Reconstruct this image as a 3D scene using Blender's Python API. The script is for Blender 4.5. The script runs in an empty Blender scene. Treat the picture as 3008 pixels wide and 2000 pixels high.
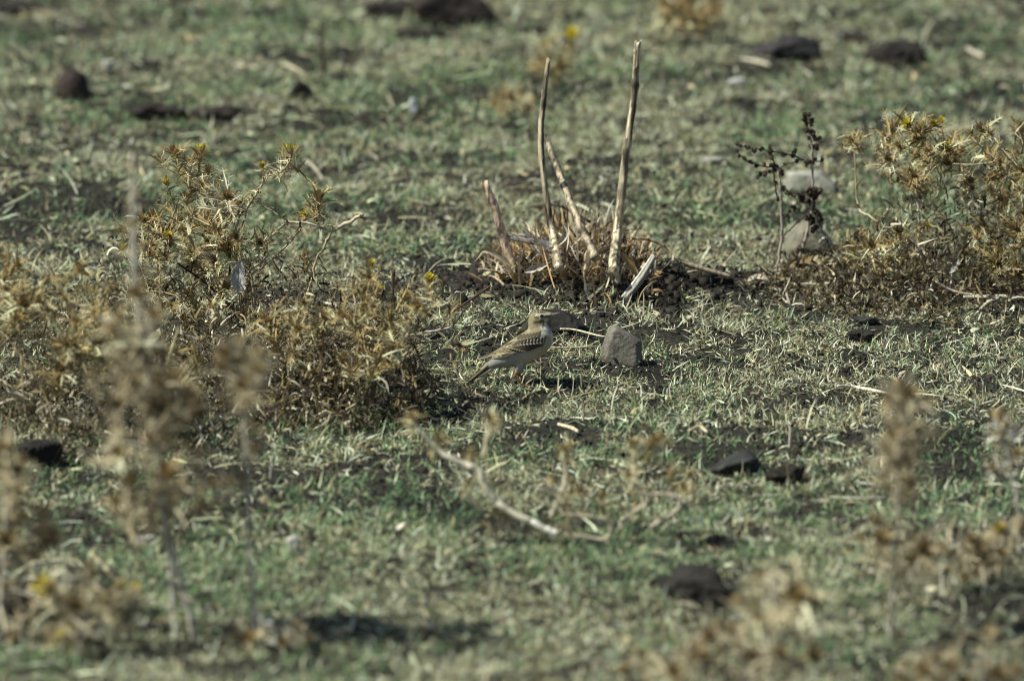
import bpy, math, random
import numpy as np
from mathutils import Vector, Matrix, Euler

# ------------------------------------------------------------------ camera, world, sun, exposure
SC = bpy.context.scene
COL = SC.collection
CAM_H, TILT, LENS, SENSOR = 3.11, math.radians(10.0), 300.0, 23.6
FOCUS = 17.8
cam_data = bpy.data.cameras.new("camera")
cam = bpy.data.objects.new("camera", cam_data)
COL.objects.link(cam)
cam.location = (0, 0, CAM_H)
cam.rotation_euler = (math.pi / 2 - TILT, 0, 0)
cam_data.lens = LENS
cam_data.sensor_width = SENSOR
cam_data.clip_end = 3000
cam_data.dof.use_dof = True
cam_data.dof.focus_distance = FOCUS
cam_data.dof.aperture_fstop = 3.3
SC.camera = cam

SUN_DIR = Vector((-0.72, -0.20, 0.90)).normalized()      # towards the sun: behind the scene, on the left, high
w = bpy.data.worlds.new("World")
SC.world = w
w.use_nodes = True
nt = w.node_tree
sky = nt.nodes.new("ShaderNodeTexSky")
sky.sky_type = 'NISHITA'
sky.sun_disc = False
sky.sun_elevation = math.asin(SUN_DIR.z)
sky.sun_rotation = math.atan2(SUN_DIR.x, SUN_DIR.y)
nt.links.new(sky.outputs[0], nt.nodes["Background"].inputs[0])
nt.nodes["Background"].inputs[1].default_value = 0.072
sd = bpy.data.lights.new("sun", 'SUN')
sd.energy = 5.0
sd.angle = math.radians(0.6)
sd.color = (0.98, 1.0, 0.88)
so = bpy.data.objects.new("sun", sd)
COL.objects.link(so)
so.rotation_euler = (-SUN_DIR).to_track_quat('-Z', 'Y').to_euler()
so.location = SUN_DIR * 30

SC.view_settings.view_transform = 'Standard'
SC.view_settings.look = 'None'
SC.view_settings.gamma = 1
SC.view_settings.exposure = 0.40
SC.render.engine = 'CYCLES'
SC.render.filter_size = 1.1 if hasattr(SC.render, "filter_size") else 1.5
SC.cycles.filter_width = 0.95
SC.cycles.use_adaptive_sampling = False
SC.cycles.max_bounces = 6
SC.cycles.diffuse_bounces = 3
SC.cycles.use_denoising = True
SC.cycles.denoiser = 'OPENIMAGEDENOISE'

# ------------------------------------------------------------------ noise and pixel helpers
RS = np.random.RandomState(7)
random.seed(7)
TAN = SENSOR / LENS / 3008.0            # tangent of one photo pixel


def _hash(ix, iy, iz, seed):
    n = (ix * 374761393 + iy * 668265263 + iz * 2147483647 + seed * 144665) & 0xffffffff
    n = ((n ^ (n >> 13)) * 1274126177) & 0xffffffff
    n = (n ^ (n >> 16)) & 0xffffffff
    n = (n * 2246822519) & 0xffffffff
    n = n ^ (n >> 15)
    return (n & 0xffffff) / float(0xffffff)


def noise3(x, y, z, seed=0):
    x = np.asarray(x, float); y = np.asarray(y, float) + 0 * x; z = np.asarray(z, float) + 0 * x
    ix, iy, iz = np.floor(x).astype(np.int64), np.floor(y).astype(np.int64), np.floor(z).astype(np.int64)
    fx, fy, fz = x - ix, y - iy, z - iz
    fx, fy, fz = [f * f * (3 - 2 * f) for f in (fx, fy, fz)]
    r = 0
    for a in (0, 1):
        for b in (0, 1):
            for c in (0, 1):
                h = _hash(ix + a, iy + b, iz + c, seed)
                r = r + h * (fx if a else 1 - fx) * (fy if b else 1 - fy) * (fz if c else 1 - fz)
    return r


def noise2(x, y, seed=0):
    x = np.asarray(x, float); y = np.asarray(y, float)
    ix, iy = np.floor(x).astype(np.int64), np.floor(y).astype(np.int64)
    fx, fy = x - ix, y - iy
    fx, fy = fx * fx * (3 - 2 * fx), fy * fy * (3 - 2 * fy)
    z = np.zeros_like(ix)
    return (_hash(ix, iy, z, seed) * (1 - fx) * (1 - fy) + _hash(ix + 1, iy, z, seed) * fx * (1 - fy)
            + _hash(ix, iy + 1, z, seed) * (1 - fx) * fy + _hash(ix + 1, iy + 1, z, seed) * fx * fy)


def fbm2(x, y, seed=0, octs=4, gain=0.5):
    s = 0; a = 1; t = 0
    for o in range(octs):
        s = s + a * noise2(x * 2 ** o + 17 * o, y * 2 ** o - 9 * o, seed + o)
        t += a; a *= gain
    return s / t


def row_Y(v):
    return CAM_H / math.tan(TILT + math.atan((v - 1000) * TAN))


def ray(u, v):
    a, b = (u - 1504) * TAN, (1000 - v) * TAN
    return Vector((a, math.cos(TILT) + b * math.sin(TILT), -math.sin(TILT) + b * math.cos(TILT)))


def pt(u, v, Y):
    d = ray(u, v)
    return Vector((0, 0, CAM_H)) + d * (Y / d.y)


def gY(u, v):
    return float(gp(u, v).y)


def pxs(Y):                              # metres per photo pixel at distance Y
    return TAN * math.hypot(Y, CAM_H)


# mounds of soil: (u, v, radius x m, radius y m, height m)
MOUNDS = [(1670, 850, .17, .34, .030), (2120, 850, .22, .25, .008), (900, 1080, .28, .3, .010),
          (2900, 820, .25, .4, .010), (1650, 545, .22, .3, .022), (2350, 480, .3, .4, .015),
          (2300, 1290, .3, .2, .012), (300, 540, .3, .4, .015), (1300, 60, .2, .3, .012), (560, 300, .3, .4, .01)]
MND = [((u - 1504) * TAN * row_Y(v), row_Y(v), a, b * .7, h) for u, v, a, b, h in MOUNDS]


def hf(x, y, fine=True):
    x = np.asarray(x, float); y = np.asarray(y, float)
    z = (fbm2(x * 2.2, y * 1.6, 3, 3) - 0.5) * 0.030
    z = z + (fbm2(x * 8, y * 7, 11, 3) - 0.5) * 0.020
    for mx, my, a, b, h in MND:
        z = z + h * np.exp(-((x - mx) / a) ** 2 - ((y - my) / b) ** 2)
    if fine:
        rough = np.clip(fbm2(x * 5, y * 5, 23, 2) * 2 - 0.4, 0.2, 1)
        z = z + (fbm2(x * 38, y * 38, 31, 3) - 0.5) * 0.012 * rough
    far = np.clip((np.hypot(x, y - 18) - 12) / 40, 0, 1)
    return z * (1 - far * 0.3)


def gp(u, v):
    """where the view ray of photo pixel (u, v) meets the ground"""
    Y0 = row_Y(v)
    Ys = np.linspace(Y0 * 0.93, Y0 * 1.06, 260)
    d = ray(u, v)
    X = d.x / d.y * Ys
    Z = CAM_H + d.z / d.y * Ys
    G = hf(X, Ys, False)
    k = np.argmax(Z < G)
    if not (Z < G).any():
        k = len(Ys) // 2
    return Vector((X[k], Ys[k], G[k]))


def gz(x, y):
    return float(hf(np.array([x]), np.array([y]), False)[0])


# ------------------------------------------------------------------ mesh helpers
class MB:
    def __init__(self):
        self.V, self.Q, self.C, self.n = [], [], [], 0

    def add(self, V, Q, C):
        V = np.asarray(V, float).reshape(-1, 3)
        C = np.asarray(C, float)
        if C.ndim == 1:
            C = np.tile(C, (len(V), 1))
        self.V.append(V); self.Q.append(np.asarray(Q, np.int64).reshape(-1, 4) + self.n); self.C.append(C)
        self.n += len(V)

    def mesh(self, name, mat, smooth=True):
        V = np.concatenate(self.V); Q = np.concatenate(self.Q); C = np.concatenate(self.C)
        me = bpy.data.meshes.new(name)
        me.vertices.add(len(V)); me.vertices.foreach_set("co", V.astype(np.float32).ravel())
        me.loops.add(len(Q) * 4); me.loops.foreach_set("vertex_index", Q.astype(np.int32).ravel())
        me.polygons.add(len(Q))
        me.polygons.foreach_set("loop_start", np.arange(0, len(Q) * 4, 4, dtype=np.int32))
        me.polygons.foreach_set("use_smooth", np.full(len(Q), smooth))
        at = me.color_attributes.new("Col", 'FLOAT_COLOR', 'POINT')
        C4 = np.concatenate([np.clip(C, 0, 1), np.ones((len(C), 1))], 1)
        at.data.foreach_set("color", C4.astype(np.float32).ravel())
        me.update(calc_edges=True)
        me.materials.append(mat)
        return me

    def build(self, name, mat, parent=None, smooth=True, origin=None):
        if origin is not None:
            o_ = np.array(origin)
            self.V = [v - o_ for v in self.V]
        me = self.mesh(name, mat, smooth)
        return link(name, me, parent, origin)


def link(name, me, parent=None, loc=None):
    ob = bpy.data.objects.new(name, me)
    COL.objects.link(ob)
    if parent is not None:
        ob.parent = parent
    if loc is not None:
        ob.location = loc
    return ob


def tag(o, label=None, cat=None, group=None, kind=None):
    if label: o["label"] = label
    if cat: o["category"] = cat
    if group: o["group"] = group
    if kind: o["kind"] = kind
    return o


def empty(name, loc):
    o = bpy.data.objects.new(name, None)
    o.empty_display_size = 0.05
    COL.objects.link(o)
    o.location = loc
    return o


def spline(P, n):
    """Catmull-Rom through P, n points per segment"""
    P = np.asarray(P, float)
    if len(P) < 3:
        t = np.linspace(0, 1, n + 1)[:, None]
        return P[0] * (1 - t) + P[-1] * t
    Q = np.vstack([2 * P[0] - P[1], P, 2 * P[-1] - P[-2]])
    out = []
    for i in range(1, len(Q) - 2):
        t = np.linspace(0, 1, n, endpoint=False)[:, None]
        a, b, c, d = Q[i - 1], Q[i], Q[i + 1], Q[i + 2]
        out.append(0.5 * (2 * b + (c - a) * t + (2 * a - 5 * b + 4 * c - d) * t ** 2 + (3 * b - a - 3 * c + d) * t ** 3))
    out.append(P[-1:])
    return np.vstack(out)


def tube(mb, P, R, col, sides=6, ridge=0.0, jit=0.0, cap=True, streak=0.0, seed=1, caprough=0.0):
    P = np.asarray(P, float); n = len(P)
    R = np.interp(np.linspace(0, 1, n), np.linspace(0, 1, len(R)), R) if np.ndim(R) else np.full(n, R)
    T = np.gradient(P, axis=0); T /= np.linalg.norm(T, axis=1)[:, None] + 1e-12
    up = np.array([0, 0, 1.0]) if abs(T[0][2]) < 0.9 else np.array([0, 1.0, 0])
    A = np.cross(T[0], up); A /= np.linalg.norm(A)
    rs = np.random.RandomState(seed)
    ang = np.linspace(0, 2 * math.pi, sides, endpoint=False)
    rid = 1 + ridge * (rs.rand(sides) - 0.5) * 2
    scol = 1 + streak * (rs.rand(sides) - 0.5) * 2
    V, C = [], []
    col = np.asarray(col, float)
    for i in range(n):
        A = A - T[i] * A.dot(T[i]); A /= np.linalg.norm(A) + 1e-12
        B = np.cross(T[i], A)
        r = R[i] * rid * (1 + jit * (rs.rand(sides) - 0.5) * 2)
        V.append(P[i] + (np.cos(ang) * r)[:, None] * A + (np.sin(ang) * r)[:, None] * B)
        c = col[i] if col.ndim == 2 else col
        C.append(c[None, :] * (scol * (1 + 0.5 * (streak if jit else streak * .2) * (rs.rand(sides) - 0.5)))[:, None])
    if cap:
        e0 = P[0] - T[0] * R[0] * 0.1; e1 = P[-1] + T[-1] * R[-1] * 0.1
        V.insert(0, np.tile(e0, (sides, 1)) + (V[0] - P[0]) * 0.02); C.insert(0, C[0])
        last = V[-1].copy()
        if caprough:
            last = last + T[-1][None, :] * (rs.rand(sides)[:, None] * caprough * R[-1])
            V[-1] = last
        V.append(np.tile(e1, (sides, 1)) + (V[-1] - P[-1]) * 0.02); C.append(C[-1] * 0.8)
    m = len(V)
    V = np.concatenate(V); C = np.concatenate(C)
    i = np.arange(m - 1)[:, None] * sides; j = np.arange(sides)[None, :]; k = (j + 1) % sides
    Q = np.stack([i + j, i + k, i + sides + k, i + sides + j], -1).reshape(-1, 4)
    mb.add(V, Q, C)


# ------------------------------------------------------------------ materials
def nd(t, typ, **kw):
    n = t.nodes.new(typ)
    for k, v in kw.items():
        setattr(n, k, v)
    return n


def vcol_mat(name, rough=0.75, transl=0.0, nscale=0, namt=0.0, bump=0.0, bscale=200, spec=0.25, stretch=None):
    m = bpy.data.materials.new(name); m.use_nodes = True
    t = m.node_tree; L = t.links
    b = t.nodes["Principled BSDF"]; out = t.nodes["Material Output"]
    a = nd(t, "ShaderNodeAttribute", attribute_name="Col")
    c = a.outputs["Color"]
    tc = nd(t, "ShaderNodeTexCoord"); mp = nd(t, "ShaderNodeMapping")
    L.new(tc.outputs["Object"], mp.inputs[0])
    if stretch: mp.inputs["Scale"].default_value = stretch
    if nscale:
        nz = nd(t, "ShaderNodeTexNoise"); nz.inputs["Scale"].default_value = nscale; nz.inputs["Detail"].default_value = 5
        L.new(mp.outputs[0], nz.inputs["Vector"])
        mr = nd(t, "ShaderNodeMapRange"); mr.inputs[1].default_value = 0.3; mr.inputs[2].default_value = 0.7
        mr.inputs[3].default_value = 1 - namt; mr.inputs[4].default_value = 1 + namt
        L.new(nz.outputs[0], mr.inputs[0])
        mx = nd(t, "ShaderNodeVectorMath", operation='SCALE')
        L.new(c, mx.inputs[0]); L.new(mr.outputs[0], mx.inputs["Scale"])
        c = mx.outputs[0]
    L.new(c, b.inputs["Base Color"])
    b.inputs["Roughness"].default_value = rough
    b.inputs["Specular IOR Level"].default_value = spec
    if bump:
        nb = nd(t, "ShaderNodeTexNoise"); nb.inputs["Scale"].default_value = bscale; nb.inputs["Detail"].default_value = 6
        L.new(mp.outputs[0], nb.inputs["Vector"])
        bp = nd(t, "ShaderNodeBump"); bp.inputs["Strength"].default_value = 0.8; bp.inputs["Distance"].default_value = bump
        L.new(nb.outputs[0], bp.inputs["Height"]); L.new(bp.outputs[0], b.inputs["Normal"])
    if transl:
        tr = nd(t, "ShaderNodeBsdfTranslucent"); mix = nd(t, "ShaderNodeMixShader")
        L.new(c, tr.inputs[0]); mix.inputs[0].default_value = transl
        L.new(b.outputs[0], mix.inputs[1]); L.new(tr.outputs[0], mix.inputs[2]); L.new(mix.outputs[0], out.inputs[0])
    return m


M_blade = vcol_mat("grass_blade", 0.6, 0.12)
M_leaf = vcol_mat("dry_leaf", 0.65, 0.15, 90, 0.35)
M_stem = vcol_mat("dry_stem", 0.7, 0, 60, 0.35, 0.0006, 300)
M_stalk = vcol_mat("woody_stalk", 0.8, 0, 300, 0.55, 0.0012, 400, stretch=(1, 1, 0.06))
M_stone = vcol_mat("weathered_stone", 0.85, 0, 55, 0.3, 0.003, 130)
M_dark = vcol_mat("dark_clod", 0.9, 0, 45, 0.5, 0.006, 80, 0.15)
M_feather = vcol_mat("feather", 0.8, 0, 500, 0.16, 0.0007, 700, 0.1, stretch=(1, 1, 1.6))
M_eye = vcol_mat("eye_gloss", 0.08, spec=0.8)
M_petal = vcol_mat("yellow_petal", 0.6, 0.3)
M_black = vcol_mat("dark_seed", 0.8, 0.05, 200, 0.4)
M_crumb = vcol_mat("soil_crumb", 0.95, 0, 150, 0.3, 0.001, 500, 0.1)


def soil_mat():
    m = bpy.data.materials.new("soil"); m.use_nodes = True
    t = m.node_tree; L = t.links; b = t.nodes["Principled BSDF"]
    tc = nd(t, "ShaderNodeTexCoord")
    n1 = nd(t, "ShaderNodeTexNoise"); n1.inputs["Scale"].default_value = 4; n1.inputs["Detail"].default_value = 8
    n2 = nd(t, "ShaderNodeTexNoise"); n2.inputs["Scale"].default_value = 130; n2.inputs["Detail"].default_value = 8
    for n in (n1, n2): L.new(tc.outputs["Object"], n.inputs["Vector"])
    r1 = nd(t, "ShaderNodeValToRGB"); r1.color_ramp.elements[0].position = .35; r1.color_ramp.elements[1].position = .65
    r1.color_ramp.elements[0].color = (0.013, 0.012, 0.010, 1); r1.color_ramp.elements[1].color = (0.032, 0.029, 0.022, 1)
    L.new(n1.outputs[0], r1.inputs[0])
    mr = nd(t, "ShaderNodeMapRange"); mr.inputs[1].default_value = .3; mr.inputs[2].default_value = .7
    mr.inputs[3].default_value = .45; mr.inputs[4].default_value = 1.7
    L.new(n2.outputs[0], mr.inputs[0])
    sc = nd(t, "ShaderNodeVectorMath", operation='SCALE'); L.new(r1.outputs[0], sc.inputs[0]); L.new(mr.outputs[0], sc.inputs["Scale"])
    # far beyond the blades that are modelled one by one the same turf is a tone of the ground itself
    n3 = nd(t, "ShaderNodeTexNoise"); n3.inputs["Scale"].default_value = 3; n3.inputs["Detail"].default_value = 10
    L.new(tc.outputs["Object"], n3.inputs["Vector"])
    r3 = nd(t, "ShaderNodeValToRGB"); r3.color_ramp.elements[0].position = .38; r3.color_ramp.elements[1].position = .62
    r3.color_ramp.elements[0].color = (0.05, 0.075, 0.035, 1); r3.color_ramp.elements[1].color = (0.19, 0.165, 0.10, 1)
    L.new(n3.outputs[0], r3.inputs[0])
    ln = nd(t, "ShaderNodeVectorMath", operation='DISTANCE'); ln.inputs[1].default_value = (0, 20, 0)
    L.new(tc.outputs["Object"], ln.inputs[0])
    mf = nd(t, "ShaderNodeMapRange"); mf.inputs[1].default_value = 8; mf.inputs[2].default_value = 13
    L.new(ln.outputs["Value"], mf.inputs[0])
    mix = nd(t, "ShaderNodeMix", data_type='RGBA')
    L.new(mf.outputs[0], mix.inputs["Factor"]); L.new(sc.outputs[0], mix.inputs["A"]); L.new(r3.outputs[0], mix.inputs["B"])
    L.new(mix.outputs["Result"], b.inputs["Base Color"])
    b.inputs["Roughness"].default_value = 0.95; b.inputs["Specular IOR Level"].default_value = 0.15
    bp = nd(t, "ShaderNodeBump"); bp.inputs["Strength"].default_value = 1; bp.inputs["Distance"].default_value = 0.006
    L.new(n2.outputs[0], bp.inputs["Height"]); L.new(bp.outputs[0], b.inputs["Normal"])
    return m


M_soil = soil_mat()

# ------------------------------------------------------------------ ground
def lines(lo, hi, step, ext):
    a = np.arange(lo, hi + 1e-6, step)
    g = []; s = step; d = 0
    while d < ext:
        s *= 1.22; d += s; g.append(d)
    g = np.array(g)
    return np.concatenate([(lo - g)[::-1], a, hi + g])


gx = lines(-1.35, 1.35, 0.009, 500); gy = lines(14.4, 22.4, 0.010, 900)
GX, GY = np.meshgrid(gx, gy)
GZ = hf(GX, GY)
nx, ny = len(gx), len(gy)
mb = MB()
ii = np.arange(ny - 1)[:, None] * nx; jj = np.arange(nx - 1)[None, :]
mb.add(np.stack([GX, GY, GZ], -1), np.stack([ii + jj, ii + jj + 1, ii + nx + jj + 1, ii + nx + jj], -1), (0.05, 0.045, 0.035))
ground = mb.build("ground", M_soil)
tag(ground, "dark crumbly pasture soil showing between the short grass", None, None, "structure")

# ------------------------------------------------------------------ grass, straw and crumbs (nobody could count them)
# bare soil and green patches of the photo: (u, v, ru, rv, strength)
SOIL = [(1640, 846, 400, 62, 1.3), (1150, 850, 120, 25, .5), (2150, 830, 260, 28, .9), (2250, 1290, 330, 45, .75), (1600, 548, 330, 22, .9),
        (1000, 1215, 180, 40, .8), (1650, 1350, 180, 30, .5), (2850, 1280, 160, 50, .6), (2450, 500, 330, 18, .8),
        (120, 400, 160, 25, .6), (330, 600, 150, 26, .6), (300, 740, 200, 25, .4), (1620, 405, 150, 14, .7), (2050, 340, 100, 22, .6),
        (600, 985, 500, 70, .6), (2900, 850, 250, 60, .6), (1480, 1180, 60, 20, .5), (2150, 1210, 150, 20, .4), (100, 20, 120, 30, .8),
        (1000, 620, 200, 25, .5), (2250, 1400, 250, 30, .5), (950, 1860, 300, 60, .6), (150, 1780, 200, 60, .8),
        (500, 55, 250, 22, .5), (300, 245, 300, 14, .4), (2000, 370, 100, 15, .6), (1300, 1500, 130, 30, .35), (2450, 1530, 250, 40, .3)]
GREEN = [(1150, 1480, 260, 90, 1), (1350, 745, 260, 45, .6), (2100, 640, 300, 55, .9), (2200, 470, 200, 40, .8), (1600, 1130, 300, 60, .7),
         (700, 80, 300, 60, .7), (1150, 270, 320, 40, .8), (1900, 1070, 250, 50, .6), (2400, 650, 200, 40, 1), (1200, 470, 300, 30, .7),
         (300, 640, 200, 30, .7), (1100, 1250, 300, 60, .5), (1800, 1650, 300, 100, .6), (500, 1500, 250, 80, .6), (2300, 1350, 200, 60, .5),
         (400, 370, 250, 20, .6), (2200, 250, 500, 30, .6), (2650, 80, 250, 40, .6), (1650, 1330, 150, 60, .7), (60, 1950, 160, 40, .9),
         (2150, 540, 150, 40, .8), (2250, 1600, 200, 60, .4), (900, 1750, 350, 60, .5)]


def blobs(lst, U, V):
    s = 0 * U
    for u, v, ru, rv, k in lst:
        s = np.maximum(s, k * np.exp(-((U - u) / ru) ** 2 - ((V - v) / rv) ** 2))
    return s


def to_px(X, Y, Z=0.0):
    dz = Z - CAM_H
    f = Y * math.cos(TILT) - dz * math.sin(TILT); up = Y * math.sin(TILT) + dz * math.cos(TILT)
    return 1504 + X / f / TAN, 1000 - up / f / TAN


def fields(x, y):
    U, V = to_px(x, y)
    e = (fbm2(x * 14, y * 9, 70, 3) - .5)
    wob = 55 * (fbm2(x * 9, y * 6, 77, 3) - .5)
    s = blobs(SOIL, U + wob * 2, V + wob * .5); g = blobs(GREEN, U - wob * 3, V + wob * .7)
    n1 = fbm2(x * 7, y * 6.5, 51, 4); n2 = fbm2(x * 5 + 9, y * 5, 61, 4); n4 = fbm2(x * 48, y * 30, 91, 2)
    n3 = fbm2(x * 22, y * 18, 81, 2)
    bare = np.clip((n1 - .51) * 5, 0, 1) * .78 + np.clip((n3 - .6) * 4, 0, 1) * .5
    bare = np.clip(np.maximum(bare, s * (1.05 + e * 1.2)), 0, .97); bare = np.clip(bare + np.clip((n4 - .47) * 4, 0, .8), 0, .955)
    zone = np.exp(-((V - 980) / 260) ** 2)
    green = (np.clip((n2 - .44) * 4, 0, 1) * .8 + g * .8 + .08) * (1 - .76 * zone)
    return bare, np.clip(green, 0, 1), n3


def scatter(n, xr, yr):
    x = RS.uniform(-xr, xr, n); y = RS.uniform(yr[0], yr[1], n)
    return x, y


def ribbons(mb, x, y, z, az, el0, bend, twist, L, W, C, segs=3, Ctip=None):
    """n curved blades: azimuth, start elevation, elevation change along the blade, sideways turn"""
    n = len(x)
    P = np.stack([x, y, z], -1)
    rows = []
    step = L / segs
    for k in range(segs + 1):
        t = k / segs
        a = az + twist * t; e = el0 + bend * t
        side = np.stack([-np.sin(a), np.cos(a), 0 * a], -1)
        roll = RS_roll[:n]
        nrm = np.stack([-np.cos(a) * np.sin(e), -np.sin(a) * np.sin(e), np.cos(e)], -1)
        sd_ = side * np.cos(roll)[:, None] + nrm * np.sin(roll)[:, None]
        wk = W * (1.0 if k == 0 else (1 - t) ** 0.6 + 0.06) * (0.75 if k == 0 else 1)
        rows += [P - sd_ * wk[:, None] * .5, P + sd_ * wk[:, None] * .5]
        P = P + np.stack([np.cos(a) * np.cos(e), np.sin(a) * np.cos(e), np.sin(e)], -1) * step[:, None]
    V = np.stack(rows, 1)                       # n, 2(segs+1), 3
    m = 2 * (segs + 1)
    base = np.arange(n)[:, None, None] * m
    q = np.array([[2 * k, 2 * k + 1, 2 * k + 3, 2 * k + 2] for k in range(segs)])[None]
    if Ctip is None: Ctip = C
    t = np.repeat(np.linspace(0, 1, segs + 1), 2)[None, :, None]
    CC = C[:, None, :] * (1 - t) + Ctip[:, None, :] * t
    mb.add(V.reshape(-1, 3), (base + q).reshape(-1, 4), CC.reshape(-1, 3))


RS_roll = RS.uniform(-1.1, 1.1, 600000)
DRY = np.array([.90, .98, .88]) * np.array([[.50, .42, .27], [.60, .52, .36], [.38, .30, .18], [.44, .40, .27], [.30, .23, .13], [.66, .60, .47], [.36, .35, .22], [.72, .69, .58], [.70, .66, .54], [.50, .44, .33], [.09, .07, .045], [.16, .12, .07], [.07, .06, .04]])
GRN = np.array([1.12, 1.06, .96]) * np.array([[.07, .15, .07], [.10, .20, .09], [.13, .22, .10], [.09, .19, .12], [.18, .25, .12]])


def pal(P, n, var=.18):
    c = P[RS.randint(0, len(P), n)]
    return c * (1 + var * RS.randn(n, 1)).clip(.4, 1.7) * (1 + .05 * RS.randn(n, 3))


def dens_keep(x, y, p):
    edge = np.clip((1.45 - np.abs(x)) / .8 + .25, .25, 1)         # thinner beyond the sides of the picture
    edge = edge * np.clip((23.5 - y) / 1.5, .15, 1) * np.clip((y - 13.9) / .7, .2, 1)
    # a little denser near the plane that is sharp
    return RS.rand(len(x)) < p * edge


# dry blades
N = 3400000
x = RS.randn(N) * .62; x = np.where(RS.rand(N) < .35, RS.uniform(-2.6, 2.6, N), x); y = RS.uniform(13.9, 24.5, N)
bare, green, n3 = fields(x, y)
k = dens_keep(x, y, (1 - bare) ** 1.3 * (1 - .45 * green))
x, y, bare, green = x[k], y[k], bare[k], green[k]
n = len(x)
z = hf(x, y) - .001
L = RS.gamma(4, .0031, n).clip(.005, .036)
W = RS.uniform(.0011, .0025, n)
el0 = np.where(RS.rand(n) < .18, RS.uniform(.6, 1.4, n), np.abs(RS.normal(.12, .35, n)))
mb = MB()
c = pal(DRY, n)
mixg = (RS.rand(n) < green * .35)[:, None]
c = np.where(mixg, c * .5 + pal(GRN, n) * .7, c)
RS_roll = RS.uniform(-1.2, 1.2, n)
ribbons(mb, x, y, z, RS.uniform(0, 6.283, n), el0, RS.normal(-.5, .8, n), RS.normal(0, 1.0, n), L, W, c)
dry = mb.build("dry_grass", M_blade)
tag(dry, "short dried straw coloured grass blades matted over the pasture", None, None, "stuff")
print("dry", n, flush=True)

# green tufts
N = 330000
x, y = scatter(N, 2.4, (13.9, 24.5))
bare, green, n3 = fields(x, y)
k = dens_keep(x, y, (green * (1 - bare * .75)))
x, y = x[k], y[k]
nb = 5
x = np.repeat(x, nb) + RS.normal(0, .004, len(x) * nb); y = np.repeat(y, nb) + RS.normal(0, .005, len(y) * nb)
n = len(x); z = hf(x, y) - .001
mb = MB()
RS_roll = RS.uniform(-.8, .8, n)
ribbons(mb, x, y, z, RS.uniform(0, 6.283, n), RS.uniform(.2, 1.4, n), RS.normal(-.5, .5, n), RS.normal(0, .3, n),
        RS.gamma(5, .0025, n).clip(.006, .032), RS.uniform(.0011, .0022, n), pal(GRN, n, .25), 3, pal(GRN, n) * 1.25)
tag(mb.build("green_grass", M_blade), "short fresh green grass blades sprouting through the dry turf", None, None, "stuff")
print("green", n)

# long straws and standing dead stems
N = 9500
x, y = scatter(N, 2.4, (13.9, 24.5)); k = dens_keep(x, y, np.full(N, 1.0)); x, y = x[k], y[k]
n = len(x); z = hf(x, y) + .003
up_ = RS.rand(n) < .22
el0 = np.where(up_, RS.uniform(.7, 1.4, n), RS.uniform(0, .25, n))
mb = MB(); RS_roll = RS.uniform(-1, 1, n)
ribbons(mb, x, y, z, RS.uniform(0, 6.283, n), el0, np.where(up_, RS.normal(-.4, .4, n), RS.normal(-.2, .2, n)), RS.normal(0, .5, n),
        np.where(up_, RS.uniform(.02, .06, n), RS.uniform(.02, .075, n)), RS.uniform(.0012, .003, n), pal(DRY, n) * 1.1, 5)
tag(mb.build("straw_litter", M_blade), "long pale straws and dead stems strewn over the turf", None, None, "stuff")

# flat scraps of leaf
N = 16000
x, y = scatter(N, 2.2, (13.9, 24.5)); k = dens_keep(x, y, np.full(N, 1.0)); x, y = x[k], y[k]
n = len(x)
mb = MB(); RS_roll = RS.uniform(-1.2, 1.2, n)
ribbons(mb, x, y, hf(x, y) + .004, RS.uniform(0, 6.283, n), RS.uniform(0, .8, n), RS.normal(-.4, .8, n), RS.normal(0, .6, n),
        RS.gamma(3, .0042, n).clip(.005, .032), RS.gamma(3, .0014, n).clip(.0015, .009), pal(DRY, n, .35) * np.array([1, .96, .95]), 4)
tag(mb.build("leaf_litter", M_leaf), "small flat scraps of dead leaf scattered over the turf", None, None, "stuff")


def crumbs(n, xs, ys, zs, size, cols):
    """small angular lumps of soil"""
    ico = np.array([[1, 1, 1], [-1, 1, 1], [-1, -1, 1], [1, -1, 1], [1, 1, -1], [-1, 1, -1], [-1, -1, -1], [1, -1, -1]]) / 1.5
    V = ico[None] * (1 + .55 * RS.uniform(-1, 1, (n, 8, 3)))
    V = V * size[:, None, None] * RS.uniform(.6, 1.3, (n, 1, 3))
    a = RS.uniform(0, 6.28, n); ca, sa = np.cos(a), np.sin(a)
    Vx = V[..., 0] * ca[:, None] - V[..., 1] * sa[:, None]; Vy = V[..., 0] * sa[:, None] + V[..., 1] * ca[:, None]
    V = np.stack([Vx + xs[:, None], Vy + ys[:, None], V[..., 2] + zs[:, None]], -1)
    q = np.array([[0, 1, 2, 3], [7, 6, 5, 4], [0, 4, 5, 1], [1, 5, 6, 2], [2, 6, 7, 3], [3, 7, 4, 0]])
    mb = MB(); mb.add(V.reshape(-1, 3), (np.arange(n)[:, None, None] * 8 + q[None]).reshape(-1, 4), np.repeat(cols, 8, 0))
    return mb


N = 330000
x, y = scatter(N, 2.2, (14, 24)); bare, green, n3 = fields(x, y)
k = dens_keep(x, y, .10 + .9 * bare ** 1.5); x, y = x[k], y[k]; n = len(x)
cr = crumbs(n, x, y, hf(x, y) + .001, RS.gamma(1.4, .0010, n).clip(.0006, .0055), np.array([[.030, .027, .022]]) * RS.uniform(.5, 1.8, (n, 1)))
tag(cr.build("soil_crumbs", M_crumb), "dark crumbs of loose soil lying on the bare patches", None, None, "stuff")
print("crumbs", n)

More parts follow.
